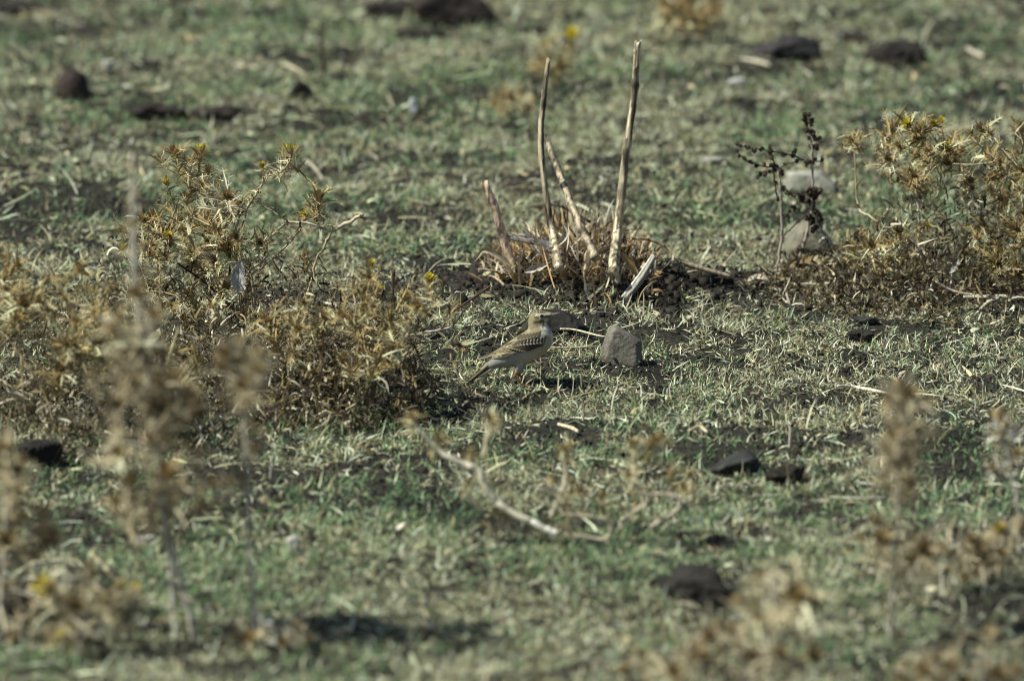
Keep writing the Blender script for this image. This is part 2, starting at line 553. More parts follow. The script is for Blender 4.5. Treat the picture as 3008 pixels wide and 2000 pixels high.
# ------------------------------------------------------------------ stones and clods
def sphere_grid(n):
    out, Q = [], []
    t = np.tan(np.linspace(-math.pi / 4, math.pi / 4, n + 1))
    A, B = np.meshgrid(t, t)
    for f, (ax, s) in enumerate([(0, 1), (0, -1), (1, 1), (1, -1), (2, 1), (2, -1)]):
        one = np.full_like(A, float(s))
        P = {0: (one, A * s, B), 1: (-A * s, one, B), 2: (A, B * s, one)}[ax]
        P = np.stack(P, -1).reshape(-1, 3); P /= np.linalg.norm(P, axis=1)[:, None]
        i = np.arange(n)[:, None] * (n + 1); j = np.arange(n)[None, :]
        Q.append((np.stack([i + j, i + j + 1, i + n + 2 + j, i + n + 1 + j], -1).reshape(-1, 4)) + f * (n + 1) ** 2)
        out.append(P)
    P = np.concatenate(out); Q = np.concatenate(Q)
    key = np.round(P * 1e5).astype(np.int64)                       # weld the seams
    _, idx, inv = np.unique(key, axis=0, return_index=True, return_inverse=True)
    return P[idx], inv.reshape(-1)[Q]


SG = {}


def rock(name, u, v, wpx, hpx, dep, planes, mat, col, label, cat, group=None, p=9, lump=.06, fine=.02, seed=1, sink=.12, top=None, n=26, rot=0, Yoff=0):
    """stone cut by planes (normal, offset in half-size units); (u, v) is the middle of its foot in the photo"""
    if n not in SG: SG[n] = sphere_grid(n)
    D, Q = SG[n]
    rs = np.random.RandomState(seed)
    pl = list(planes)
    for _ in range(5):
        q_ = rs.randn(3); q_ /= np.linalg.norm(q_); pl.append((tuple(q_), 1.0 + .25 * rs.rand()))
    s = 0
    for nn, off in pl:
        nn = np.array(nn, float); nn /= np.linalg.norm(nn)
        s = s + np.clip(D @ nn / off, 0, None) ** p
    r = s ** (-1 / p)
    r = r.clip(0, 1.6)
    r = r * (1 + lump * 2 * (noise3(D[:, 0] * 2.2 + seed, D[:, 1] * 2.2, D[:, 2] * 2.2, seed) - .5)
             + fine * 2 * (noise3(D[:, 0] * 9 + seed, D[:, 1] * 9, D[:, 2] * 9, seed + 5) - .5)
             + fine * (noise3(D[:, 0] * 24 + seed, D[:, 1] * 24, D[:, 2] * 24, seed + 9) - .5))
    P = D * r[:, None]
    base = gp(u, v)
    m = pxs(base.y)
    W, H = wpx * m * .5, hpx * m * .5
    if mat is M_dark: col = tuple(c_ * .75 for c_ in col); sink += .08 if name == 'dung_clod' else 0; fine *= 1.7; hpx *= 1.06
    H = H * (1 + sink)
    ext = P.max(0); mn = P.min(0)
    P = (P - (ext + mn) / 2) / ((ext - mn) / 2)
    P = P * np.array([W, W * dep, H])
    if rot:
        c, s_ = math.cos(rot), math.sin(rot)
        P = P @ np.array([[c, s_, 0], [-s_, c, 0], [0, 0, 1]])
    P[:, 2] += H * (1 - 2 * sink)
    col = np.array(col, float)
    C = col[None] * (.8 + .4 * noise3(D[:, 0] * 3, D[:, 1] * 3 + seed, D[:, 2] * 3, seed + 2))[:, None]
    if top is not None:  # sunlit top painted into the colour as a lighter tone
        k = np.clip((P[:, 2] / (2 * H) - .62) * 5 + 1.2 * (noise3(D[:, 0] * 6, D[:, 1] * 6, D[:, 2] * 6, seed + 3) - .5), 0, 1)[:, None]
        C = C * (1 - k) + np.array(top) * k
    mb = MB(); mb.add(P, Q, C)
    ob = mb.build(name, mat)
    ob.location = (base.x, base.y + W * dep * .6 + Yoff, gz(base.x, base.y + W * dep * .6))
    tag(ob, label, cat, group)
    return ob


BOX = [((0, -1, .15), .8), ((0, 1, 0), .9), ((0, 0, -1), .9)]
rock("stone", 1824, 1072, 126, 108, .7, [((-.03, -1, .22), .62), ((0, 1, 0), .8), ((0, 0, -1), .9), ((-1, -.15, .30), .60), ((-.30, 0, 1), .86), ((.62, -.05, .85), .54), ((1, -.15, .05), .70)],
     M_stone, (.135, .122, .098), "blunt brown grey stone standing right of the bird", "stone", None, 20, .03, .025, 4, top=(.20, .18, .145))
rock("stone", 1628, 980, 200, 62, .55, [((0, 0, 1), .7), ((0, -1, .6), .6), ((1, 0, .8), .75), ((-1, 0, .5), .9), ((.5, -.4, 1), .72)],
     M_dark, (.034, .031, .029), "low dark stone right behind the bird's head", "stone", None, 8, .05, .02, 9, .25)
rock("stone", 2380, 572, 158, 58, .85, [((0, .1, 1), .62), ((0, -1, .25), .7), ((1, 0, .9), .72), ((-1, -.1, .15), .9)],
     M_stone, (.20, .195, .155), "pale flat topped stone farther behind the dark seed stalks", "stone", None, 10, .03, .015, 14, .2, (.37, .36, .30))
rock("stone", 2378, 752, 150, 98, .8, [((-.45, -.1, 1), .72), ((1, -.2, .9), .66), ((-1, -.3, .5), .8), ((0, -1, .3), .75)],
     M_stone, (.165, .152, .11), "tan rounded stone half buried at the foot of the dark seed stalks", "stone", None, 7, .06, .02, 21, .2)
DC = (.040, .033, .029)
rock("dung_clod", 213, 302, 108, 92, .9, [((.3, 0, 1), .8), ((1, -.1, .3), .85), ((-.8, -.1, .7), .8)], M_dark, (.05, .036, .030),
     "round dark brown clod at upper left with a blunt top", "clod", "dark clods lying in the far pasture", 5, .08, .03, 31)
rock("dung_clod", 880, 302, 84, 62, .9, [((.5, 0, 1), .75), ((-1, 0, .8), .7)], M_dark, DC,
     "small black clod just below a long pale curved straw", "clod", "dark clods lying in the far pasture", 5, .14, .05, 32)
rock("dung_clod", 470, 362, 175, 62, .7, [((.3, 0, 1), .6)], M_dark, DC,
     "ragged flat black clod touching the left end of a long one", "clod", "dark clods lying in the far pasture", 3.5, .35, .10, 33, .2)
rock("dung_clod", 632, 362, 150, 46, .5, [((-.2, 0, 1), .7)], M_dark, (.055, .045, .038),
     "long low brown clod tapering to the right like a log", "clod", "dark clods lying in the far pasture", 5, .12, .04, 34, .2, rot=.25)
rock("dung_clod", 1330, 72, 250, 105, .8, [((-.1, 0, 1), .75), ((1, 0, .9), .7), ((-1, 0, .4), .9)], M_dark, (.047, .037, .032),
     "largest dark boulder like clod at the top edge", "clod", "dark clods lying in the far pasture", 5, .10, .03, 35, .2)
rock("dung_clod", 1150, 58, 170, 50, .8, [((0, 0, 1), .7)], M_dark, DC,
     "flat dark clod touching the largest one on its left", "clod", "dark clods lying in the far pasture", 4, .25, .08, 36, .25)
rock("dung_clod", 2310, 175, 210, 66, .7, [((.3, 0, 1), .7), ((1, 0, .3), .9), ((-1, 0, 1), .6)], M_dark, (.046, .042, .043),
     "long grey black clod with a steep right end", "clod", "dark clods lying in the far pasture", 5, .10, .04, 37, .2)
rock("dung_clod", 2640, 198, 210, 72, .8, [((0, 0, 1), .8)], M_dark, DC,
     "crumbling ragged clod farthest right among the dark ones", "clod", "dark clods lying in the far pasture", 3.5, .4, .14, 38, .25)
rock("dung_clod", 2508, 130, 105, 32, .7, [((0, 0, 1), .7)], M_dark, DC,
     "tiny flat clod behind the gap of two bigger dark ones", "clod", "dark clods lying in the far pasture", 5, .15, .04, 39, .25)
rock("dung_clod", 1235, 122, 150, 34, .8, [((0, 0, 1), .7)], M_dark, DC,
     "thin dark clod in front of the largest one", "clod", "dark clods lying in the far pasture", 4, .2, .08, 40, .25)
rock("dung_clod", 1565, 106, 70, 26, .8, [((0, 0, 1), .7)], M_dark, DC,
     "small dark clod to the right of the largest one", "clod", "dark clods lying in the far pasture", 4, .2, .08, 41, .25)
rock("dung_clod", 60, 50, 150, 40, .8, [((0, 0, 1), .7)], M_dark, DC,
     "flat dark clod in the top left corner", "clod", "dark clods lying in the far pasture", 4, .2, .08, 42, .25)
rock("dung_clod", 2160, 1402, 165, 68, .8, [((-.2, -.2, 1), .7), ((1, 0, .5), .85), ((-1, 0, 1), .65)], M_dark, (.052, .052, .048),
     "grey black clod with a striped back left of a hollow one", "clod", "dark clods near the front", 6, .08, .05, 43, .2)
rock("dung_clod", 2305, 1425, 125, 62, .8, [((0, 0, 1), .8)], M_dark, (.036, .031, .024),
     "crumbly brown black clod touching the striped one's right side", "clod", "dark clods near the front", 4, .25, .1, 44, .2)
rock("dung_clod", 2055, 1775, 225, 108, .8, [((.05, -.1, 1), .75), ((-.8, 0, .6), .9), ((1, 0, .35), .9)], M_dark, (.038, .034, .030),
     "big blurred black clod in the lower right foreground", "clod", "dark clods near the front", 6, .12, .05, 45, .2)
rock("dung_clod", 112, 1368, 150, 76, .8, [((0, 0, 1), .85)], M_dark, (.034, .03, .026),
     "black clod under the thistles at the left edge", "clod", "dark clods near the front", 4, .2, .08, 46, .2)
rock("dung_clod", 325, 1170, 120, 62, .9, [((0, 0, 1), .8)], M_dark, (.036, .032, .028),
     "dark clod beneath the tangled thistle behind the tall stalks", "clod", "dark clods near the front", 4, .25, .1, 47, .2)
rock("dung_clod", 2535, 1008, 100, 34, .8, [((0, 0, 1), .7)], M_dark, (.036, .032, .028),
     "flat black clod in the sharp turf far right of the bird", "clod", "dark clods in the sharp turf", 4, .2, .08, 48, .2)
rock("dung_clod", 2545, 958, 74, 22, .8, [((0, 0, 1), .7)], M_dark, (.05, .048, .045),
     "small grey chip of clod behind the flat black one", "clod", "dark clods in the sharp turf", 5, .15, .05, 49, .2)
rock("dung_clod", 110, 1830, 230, 130, .8, [((0, 0, 1), .8)], M_dark, (.034, .03, .026),
     "dark mound like clod in the lower left corner behind the yellow flowers", "clod", "dark clods near the front", 4, .2, .08, 50, .2)
PC = (.42, .41, .37)
rock("pebble", 2165, 268, 56, 34, .8, [((0, 0, 1), .8)], M_stone, PC, "round pale pebble behind the seed stalks, left of centre", "pebble", "pale pebbles", 6, .1, .03, 60, .2)
rock("pebble", 1213, 332, 26, 46, .7, [((0, 0, 1), .8)], M_stone, (.5, .5, .48), "small white upright pebble left of the stalks", "pebble", "pale pebbles", 6, .1, .03, 61, .2)
rock("pebble", 318, 205, 36, 26, .8, [((0, 0, 1), .8)], M_stone, PC, "tiny pale pebble right of the round clod", "pebble", "pale pebbles", 6, .1, .03, 62, .2)
rock("pebble", 430, 1605, 60, 30, .8, [((0, 0, 1), .8)], M_stone, PC, "pale chip between the tall foreground stalks", "pebble", "pale pebbles", 6, .1, .03, 63, .2)
rock("pebble", 2090, 492, 80, 26, .6, [((0, 0, 1), .8)], M_stone, (.33, .30, .26), "flat pinkish grey chip left of the seed stalks", "pebble", "pale pebbles", 6, .1, .03, 64, .2)
rock("pebble", 860, 1622, 34, 52, .6, [((0, 0, 1), .8)], M_stone, (.5, .48, .42), "pointed pale pebble right of the foreground stalks", "pebble", "pale pebbles", 6, .1, .03, 65, .2)

# ------------------------------------------------------------------ loose sticks, straws, leaves
def P3(lst, Y, lift=0.0):
    """photo pixels -> points at distance Y (+ per-point offset), never under the ground"""
    out = []
    for q_ in lst:
        dy = q_[2] if len(q_) > 2 else 0
        p_ = pt(q_[0], q_[1], Y + dy)
        g = gz(p_.x, p_.y) + lift
        if p_.z < g: p_.z = g
        out.append(tuple(p_))
    return np.array(out)


def ground_path(lst, lift):
    out = []
    for u, v in lst:
        p_ = gp(u, v); out.append((p_.x, p_.y, p_.z + lift))
    return np.array(out)


def stick(name, lst, rpx, col, label, cat, group=None, mat=None, lift=.006, sides=10, streak=.3, ridge=.12, grounded=True, Y=None, jit=.02, caprough=1.2):
    P = ground_path(lst, lift) if grounded else P3(lst, Y)
    P = spline(P, 8)
    m = pxs(P[:, 1].mean())
    mb = MB()
    tube(mb, P, np.array(rpx) * m * .5, col, sides, ridge, jit, True, streak, int(lst[0][0]) % 97, caprough)
    o_ = P[0]
    ob = mb.build(name, mat or M_stalk, origin=o_)
    return tag(ob, label, cat, group)


stick("stick", [(1922, 752), (1880, 820), (1834, 878)], [16, 21, 24, 22], (.46, .43, .37), "pale grey split weathered stick leaning in front of the stump's right side", "stick", jit=0, streak=.75, ridge=.2, sides=14, lift=.010, grounded=False, Y=gY(1834, 884))
stick("stick", [(1460, 790), (1530, 768), (1615, 740)], [9, 17, 19], (.24, .19, .145), "brown grey stick lying in front of the stump's left side", "stick", lift=.012, grounded=False, Y=gY(1460, 806))
stick("stick", [(1985, 762), (2050, 785), (2148, 813)], [12, 16, 13], (.30, .24, .17), "brown straight stick pointing from the stump to the seed stalks", "stick", lift=.010, grounded=False, Y=gY(1985, 815))
stick("straw", [(690, 205), (760, 212), (830, 203), (895, 230)], [9, 12, 9], (.58, .50, .36), "long pale curved straw behind the small black clod", "straw", "pale straws in the far pasture", lift=.006)
stick("straw", [(900, 490), (930, 520), (948, 548)], [8, 9, 6], (.42, .37, .28), "short grey straw leaning behind the left thistle", "straw", "pale straws in the far pasture", lift=.01)
stick("straw", [(2180, 190), (2220, 196), (2262, 206)], [11, 13, 10], (.52, .46, .36), "pale flat straw under the long grey black clod", "straw", "pale straws in the far pasture", lift=.006)
stick("straw", [(2840, 162), (2870, 178), (2892, 186)], [10, 14, 9], (.50, .43, .34), "short pale straw at far right near the crumbling clod", "straw", "pale straws in the far pasture", lift=.01)
stick("straw", [(2460, 1150), (2520, 1158), (2610, 1175)], [8, 12, 9], (.62, .56, .42), "white straw lying beside the tall blurred right stalk", "straw", "pale straws near the front", lift=.008)
stick("straw", [(1640, 1268), (1680, 1276), (1698, 1286)], [9, 12, 8], (.66, .56, .38), "thick short cream straw below the bird", "straw", "pale straws near the front", lift=.008)
stick("straw", [(2025, 1292), (2055, 1275), (2078, 1292)], [8, 10, 8], (.62, .52, .34), "small arched cream straw right below the stone", "straw", "pale straws near the front", lift=.01)
stick("straw", [(1795, 1220), (1802, 1170), (1812, 1140)], [5, 6, 4], (.62, .56, .42), "upright white straw under the brown grey stone", "straw", "pale straws near the front", grounded=False, Y=gY(1795, 1222), lift=.0)
stick("straw", [(2318, 1325), (2322, 1265), (2318, 1252)], [6, 8, 5], (.56, .50, .38), "upright pale straw behind the striped clod", "straw", "pale straws near the front", grounded=False, Y=gY(2318, 1318), lift=.0)
stick("straw", [(1645, 986), (1690, 988), (1760, 1004), (1785, 1008)], [5, 6, 5], (.58, .50, .33), "thin tan straw in front of the low dark stone", "straw", "pale straws near the bird", lift=.008)
stick("straw", [(1600, 1038), (1680, 1040), (1765, 1038)], [4, 6, 5], (.50, .42, .30), "straight horizontal straw between bird and stone", "straw", "pale straws near the bird", lift=.008)
stick("straw", [(2600, 1480), (2520, 1482), (2440, 1478)], [7, 8, 6], (.60, .55, .42), "pale straw lying behind the lower right clod", "straw", "pale straws near the front", lift=.008)
stick("straw", [(2150, 1840), (2200, 1836), (2270, 1840)], [9, 14, 9], (.50, .49, .44), "blurred white straw under the big blurred clod", "straw", "pale straws near the front", lift=.01)
stick("twig", [(20, 135), (60, 165), (115, 195)], [7, 8, 5], (.05, .042, .035), "dark twig leaning above the round clod, left edge", "twig", "dark twigs", grounded=False, Y=gY(20, 235), lift=0, mat=M_stem)
stick("twig", [(948, 215), (946, 150), (940, 95)], [14, 14, 9], (.055, .042, .032), "upright dark broken twig between the far clods", "twig", "dark twigs", grounded=False, Y=gY(948, 215), lift=0, mat=M_stem)
stick("twig", [(1560, 225), (1585, 285), (1625, 325)], [10, 9, 8], (.05, .042, .036), "straight dark twig left of the looped twig", "twig", "dark twigs", grounded=False, Y=gY(1560, 350), lift=0, mat=M_stem)
stick("twig", [(1610, 320), (1650, 285), (1690, 244), (1708, 255), (1690, 300), (1665, 320), (1690, 328)], [9, 10, 8, 6], (.05, .042, .036), "dark twig bent into a loop behind the stalks", "twig", "dark twigs", grounded=False, Y=gY(1610, 352), lift=0, mat=M_stem)
stick("twig", [(1300, 935), (1360, 895), (1440, 840)], [4, 6, 5], (.085, .045, .033), "thin reddish twig lying left behind the bird", "twig", "dark twigs", grounded=False, Y=gY(1300, 945), lift=.004, mat=M_stem)
stick("twig", [(2640, 853), (2740, 857), (2860, 850), (3000, 852)], [5, 7, 6], (.12, .06, .04), "long reddish twig lying under the right thistle", "twig", "dark twigs", grounded=False, Y=gY(2640, 905), lift=.004, mat=M_stem)
stick("twig", [(2830, 872), (2900, 872), (3010, 870)], [8, 13, 12], (.50, .44, .34), "thick pale twig beneath the long reddish one", "twig", "pale twigs by the right thistle", grounded=False, Y=gY(2830, 915), lift=.004, mat=M_stem)
stick("twig", [(2740, 820), (2800, 855), (2880, 870)], [7, 9, 9], (.46, .40, .30), "pale twig slanting over the long reddish one", "twig", "pale twigs by the right thistle", grounded=False, Y=gY(2740, 912), lift=.004, mat=M_stem)
stick("twig", [(2860, 930), (2900, 890), (2935, 875)], [7, 10, 9], (.52, .46, .34), "short pale twig leaning below the right thistle", "twig", "pale twigs by the right thistle", grounded=False, Y=gY(2860, 935), lift=.004, mat=M_stem)


def broad_leaf(name, lst, wpx, col, label, Y, seed=1, curl=.5, group=None, veins=True, face=(0, -1, .3)):
    P = spline(P3(lst, Y), 6)
    m = pxs(Y); n = len(P); k = 9
    rs = np.random.RandomState(seed)
    T = np.gradient(P, axis=0); T /= np.linalg.norm(T, axis=1)[:, None]
    F = np.array(face, float); F /= np.linalg.norm(F)
    S = np.cross(T, F); S /= np.linalg.norm(S, axis=1)[:, None]
    Nn = np.cross(S, T)
    t = np.linspace(0, 1, n)
    Wd = wpx * m * .5 * (np.sin(math.pi * t ** .75) ** .6 + .03) * (1 + .12 * rs.randn(n))
    V, C = [], []
    for j in range(k):
        s = -1 + 2 * j / (k - 1)
        off = curl * (s * s) * Wd * .9 + .12 * Wd * np.sin(s * 9 + t * 14 + seed)
        V.append(P + S * (s * Wd)[:, None] + Nn * off[:, None])
        vv = .72 if (veins and j == k // 2) else 1 - .2 * rs.rand()
        C.append(np.tile(np.array(col) * vv, (n, 1)) * (1 + .15 * rs.randn(n, 1)))
    V = np.stack(V, 1).reshape(-1, 3); C = np.stack(C, 1).reshape(-1, 3)
    i = np.arange(n - 1)[:, None] * k; j = np.arange(k - 1)[None]
    Q = np.stack([i + j, i + j + 1, i + k + j + 1, i + k + j], -1).reshape(-1, 4)
    mb = MB(); mb.add(V, Q, C)
    mb.add(V + np.tile(np.array([0, .0005, 0]), (len(V), 1)), Q[:, ::-1], C)
    ob = mb.build(name, M_leaf, origin=P[0])
    return tag(ob, label, "leaf", group)


broad_leaf("dead_leaf", [(705, 862), (700, 815), (708, 762)], 44, (.62, .61, .58), "broad white dead leaf hanging in the left thistle", gY(705, 1020), 3, .35)
broad_leaf("dead_leaf", [(1168, 1165), (1175, 1120), (1178, 1085)], 34, (.42, .36, .28), "upright brown grey dead leaf left of the bird's tail", gY(1168, 1168), 4, .4)
broad_leaf("dead_leaf", [(2785, 805), (2810, 760), (2830, 725), (2858, 702)], 28, (.50, .47, .43), "long twisted grey dead leaf in the right thistle", gY(2785, 880), 5, .5)
broad_leaf("dead_leaf", [(2300, 800), (2350, 778), (2400, 783), (2440, 800)], 44, (.38, .27, .13), "folded orange brown dead leaf at the foot of the seed stalks", gY(2300, 822), 6, .8, face=(0, -.4, 1))
broad_leaf("dead_leaf", [(2195, 826), (2230, 815), (2265, 832)], 22, (.62, .55, .42), "small cream dead leaf left of the orange brown one", gY(2195, 835), 7, .5, face=(0, -.6, 1))
broad_leaf("dead_leaf", [(2640, 878), (2690, 868), (2735, 845)], 24, (.48, .42, .33), "curved pale dead leaf lying under the right thistle", gY(2640, 900), 8, .5, face=(0, -.7, 1))
broad_leaf("dead_leaf", [(2655, 890), (2690, 880), (2730, 886)], 30, (.22, .11, .06), "dark red brown dead leaf below the curved pale one", gY(2655, 905), 9, .6, face=(0, -.7, 1))
broad_leaf("dead_leaf", [(2390, 800), (2430, 792), (2455, 782)], 40, (.30, .19, .09), "brown dead leaf overlapping the orange one's right end", gY(2390, 818), 10, .6, face=(0, -.6, 1))

# ------------------------------------------------------------------ stump of cut stalks
sb = gp(1670, 806)
stump = tag(empty("stalk_stump", sb), "clump of cut dry stalks on a mound of dark soil", "stump")
SY = sb.y
NST = 0


def stalk(lst, rpx, col, seed, ridge=.14, label=None):
    P = spline(P3(lst, SY), 10)
    m = pxs(SY)
    n = len(P)
    rs = np.random.RandomState(seed)
    t = np.linspace(0, 1, n)
    C = np.array(col)[None] * (1 + .25 * (noise2(t * 12, t * 0, seed) - .5))[:, None]
    # nodes of the stalk
    R = np.interp(t, np.linspace(0, 1, len(rpx)), rpx) * m * .5
    for kn in rs.uniform(.15, .9, 3):
        R = R * (1 + .16 * np.exp(-((t - kn) / .012) ** 2)); C = C * (1 - .35 * np.exp(-((t - kn) / .02) ** 2))[:, None]
    P = P + rs.randn(n, 3) * .0002
    mb = MB(); tube(mb, P, R, C, 16, ridge, .015, True, .45, seed, 1.6)
    V = mb.V[0]
    # long dark splits in the rind
    ang = noise3(V[:, 0] * 250, V[:, 1] * 250, V[:, 2] * 14, seed)
    mb.C[0] = mb.C[0] * np.where(ang > .60, .22, 1)[:, None] * np.where(noise3(V[:, 0] * 90, V[:, 1] * 90, V[:, 2] * 40, seed + 3) > .66, .6, 1)[:, None]
    ob = mb.build("stalk", M_stalk, stump, origin=P[-1] * 0 + np.array(sb))
    ob.location = (0, 0, 0)
    if label: ob["label"] = label
    return ob


ST = (.36, .29, .18)
stalk([(1642, 790, -.10), (1632, 735, -.06), (1620, 670), (1604, 570), (1592, 470), (1590, 370), (1600, 270), (1611, 178)], [29, 24, 22, 20, 19, 17, 16, 12], (.52, .43, .29), 5, label="tall slightly curved grey brown stalk, second tallest")
stalk([(1800, 800, -.10), (1806, 740, -.06), (1813, 680), (1823, 590), (1834, 490), (1846, 400), (1862, 290), (1868, 200), (1873, 128)], [33, 29, 27, 25, 23, 21, 19, 19, 18], (.55, .455, .305), 8, label="tallest stalk, on the right, cut square at the top")
stalk([(1750, 760, -.10), (1724, 704, -.07), (1682, 612, -.02), (1642, 505, .03), (1604, 405, .06)], [28, 25, 22, 20, 17], (.43, .35, .24), 11, label="leaning stalk crossing behind the second tallest")
ST = 0
stalk([(1508, 775), (1492, 740), (1474, 680), (1452, 605), (1427, 545)], [26, 25, 24, 22, 21], (.62, .45, .32), 14, label="short reddish stalk leaning left")
stalk([(1620, 720), (1575, 712), (1492, 698)], [16, 15, 13], (.33, .29, .24), 17, label="short grey stalk broken over sideways")
stalk([(1600, 708, .05), (1560, 696, .05), (1505, 688, .05)], [13, 12, 11], (.38, .34, .29), 19)
stalk([(2000, 770, -.02), (1960, 728), (1905, 704), (1860, 700)], [7, 8, 9], (.26, .21, .12), 23, label="thin brown stalk arching down to the right")
stalk([(1800, 690, .1), (1660, 612, .05), (1612, 600)], [9, 8, 6], (.40, .34, .26), 29, label="thin grey bent stalk with a curled tip")


def sheath(mb, base, az, el, L, W, bend, col, seed):
    """a dry leaf sheath: a half-rolled strip"""
    rs = np.random.RandomState(seed); n = 7; k = 5
    P = [np.array(base, float)]; e = el; a = az
    Ts = []
    for i in range(n):
        d = np.array([math.cos(a) * math.cos(e), math.sin(a) * math.cos(e), math.sin(e)]); Ts.append(d)
        P.append(P[-1] + d * L / n); e += bend / n; a += rs.randn() * .12
    P = np.array(P[:-1]); Ts = np.array(Ts)
    roll = rs.uniform(-.9, .9)
    V, C = [], []
    for i in range(n):
        s0 = np.cross(Ts[i], [0, 0, 1]); s0 /= np.linalg.norm(s0) + 1e-9; nn = np.cross(s0, Ts[i])
        s = s0 * math.cos(roll) + nn * math.sin(roll); nn = np.cross(s, Ts[i])
        w_ = W * (1 - (i / n) ** 2 * .85) * (1 + .15 * rs.randn())
        for j in range(k):
            q_ = -1 + 2 * j / (k - 1)
            V.append(P[i] + s * q_ * w_ * .5 + nn * (1 - q_ * q_) * w_ * .35 + rs.randn(3) * .0004)
            C.append(np.array(col) * (1 - .25 * rs.rand()) * (1 if i else .7))
    i = np.arange(n - 1)[:, None] * k; j = np.arange(k - 1)[None]
    mb.add(V, np.stack([i + j, i + j + 1, i + k + j + 1, i + k + j], -1).reshape(-1, 4), C)


SHC = np.array([.98, .96, .93]) * [(.42, .28, .13), (.52, .42, .27), (.62, .54, .40), (.35, .22, .10), (.48, .35, .18), (.30, .24, .17), (.66, .60, .50)]
rs = np.random.RandomState(42)
for k in range(96):                                  # bigger sheaths, each its own part
    u = rs.choice([1500, 1560, 1640, 1700, 1760, 1805, 1870]) + rs.normal(0, 28)
    dy = rs.uniform(-.06, .22)
    b = pt(u, 800, SY + dy); b.z = gz(b.x, b.y) - .004
    side = (b.x - sb.x)
    az = math.atan2(rs.normal(-.4, .6), side * 6 + rs.normal(0, .5))
    mb = MB()
    lk = rs.uniform(.03, .085) * (1.15 - abs(u - 1690) / 330)
    sheath(mb, (b.x, b.y, b.z), az, rs.uniform(.75, 1.5), lk, rs.uniform(.008, .016), rs.normal(-.35, .45), np.array(SHC[rs.randint(len(SHC))]) * 1.2, k)
    ob = mb.build("leaf_sheath", M_leaf, stump, origin=sb); ob.location = (0, 0, 0)
mb = MB()
n = 2300
u = rs.uniform(1440, 1925, n)
xx = (u - 1504) * TAN * SY + rs.normal(0, .008, n); yy = SY + .08 + rs.normal(0, .07, n)
hh = np.exp(-((u - 1690) / 190) ** 2)
RS_roll = rs.uniform(-1.3, 1.3, n)
ribbons(mb, xx, yy, hf(xx, yy, False) + rs.uniform(0, .012, n) * hh, rs.uniform(0, 6.283, n), rs.uniform(.3, 1.5, n), rs.normal(-.5, .8, n), rs.normal(0, .6, n),
        rs.uniform(.015, .095, n) * (.25 + .75 * hh), rs.uniform(.001, .0045, n), np.array(SHC)[rs.randint(0, len(SHC), n)] * rs.choice([.12, .5, .8, 1.1, 1.25], (n, 1)), 5)
ob = mb.build("stubble", M_leaf, stump, origin=sb); ob.location = (0, 0, 0); ob["kind"] = "stuff"
# curled big leaves at the stump's left foot
for (lst, wpx, col, sd_) in [([(1500, 780), (1460, 750), (1420, 735), (1392, 770)], 18, (.50, .42, .28), 71), ([(1610, 775), (1570, 790), (1540, 800)], 20, (.50, .45, .37), 72),
                             ([(1612, 730), (1600, 712), (1588, 700)], 26, (.62, .56, .50), 73), ([(1812, 740), (1850, 770), (1872, 800)], 16, (.38, .25, .12), 74),
                             ([(1830, 780), (1860, 790), (1875, 810)], 14, (.50, .38, .2), 75), ([(1640, 720), (1660, 690), (1655, 660)], 18, (.55, .48, .36), 76)]:
    o = broad_leaf("dead_leaf", lst, wpx, col, "", SY - .06, sd_, .8)
    del o["category"]; o["label"] = "curled dry leaf at the foot of the stalks"
    o.name = "curled_leaf"; o.parent = stump; o.location = o.location - Vector(sb)
# soil clods of the mound
rs = np.random.RandomState(5); n = 7000
u = rs.normal(1680, 190, n); vv = rs.normal(845, 26, n)
xx = (u - 1504) * TAN * 18.4; yy = np.array([row_Y(v) for v in vv]) - .05
cr = crumbs_ = None
RS = np.random.RandomState(77)
cr = crumbs(n, xx, yy, hf(xx, yy) + .002, rs.gamma(1.3, .0018, n).clip(.0008, .009), np.array([[.034, .029, .024]]) * rs.uniform(.5, 1.6, (n, 1)))
tag(cr.build("mound_crumbs", M_crumb), "coarse black crumbs heaped on the mound under the cut stalks", None, None, "stuff")

# ------------------------------------------------------------------ dock plants with dark seed clusters
def seed_cluster_mesh(seed, n, R):
    rs = np.random.RandomState(seed); mb = MB()
    for i in range(n):
        d = rs.randn(3); d /= np.linalg.norm(d); c = d * R * rs.uniform(.3, 1) * np.array([1, 1, .8])
        r = rs.uniform(.0018, .0032)
        ax = rs.randn(3); ax /= np.linalg.norm(ax); a = np.cross(ax, [0.3, .2, 1]); a /= np.linalg.norm(a); b = np.cross(ax, a)
        for wing in range(3):                              # three papery valves round each seed
            th = wing * 2.09; s = a * math.cos(th) + b * math.sin(th)
            V = [c - ax * r, c + s * r * 1.1 - ax * r * .3, c + s * r * .9 + ax * r * .7, c + ax * r]
            V2 = [v + np.cross(s, ax) * r * .35 for v in V]
            col = np.array([.042, .029, .020]) * rs.choice([.5, .9, 1.3, 2.6])
            mb.add(V + V2, [[0, 1, 2, 3], [7, 6, 5, 4], [1, 5, 6, 2], [3, 2, 6, 7], [0, 4, 5, 1], [0, 3, 7, 4]], col)
    return mb.mesh("seed_cluster", M_black, False)


SCM = [seed_cluster_mesh(300 + i, 7 + 2 * (i % 3), .0032 + .0008 * (i % 3)) for i in range(5)]


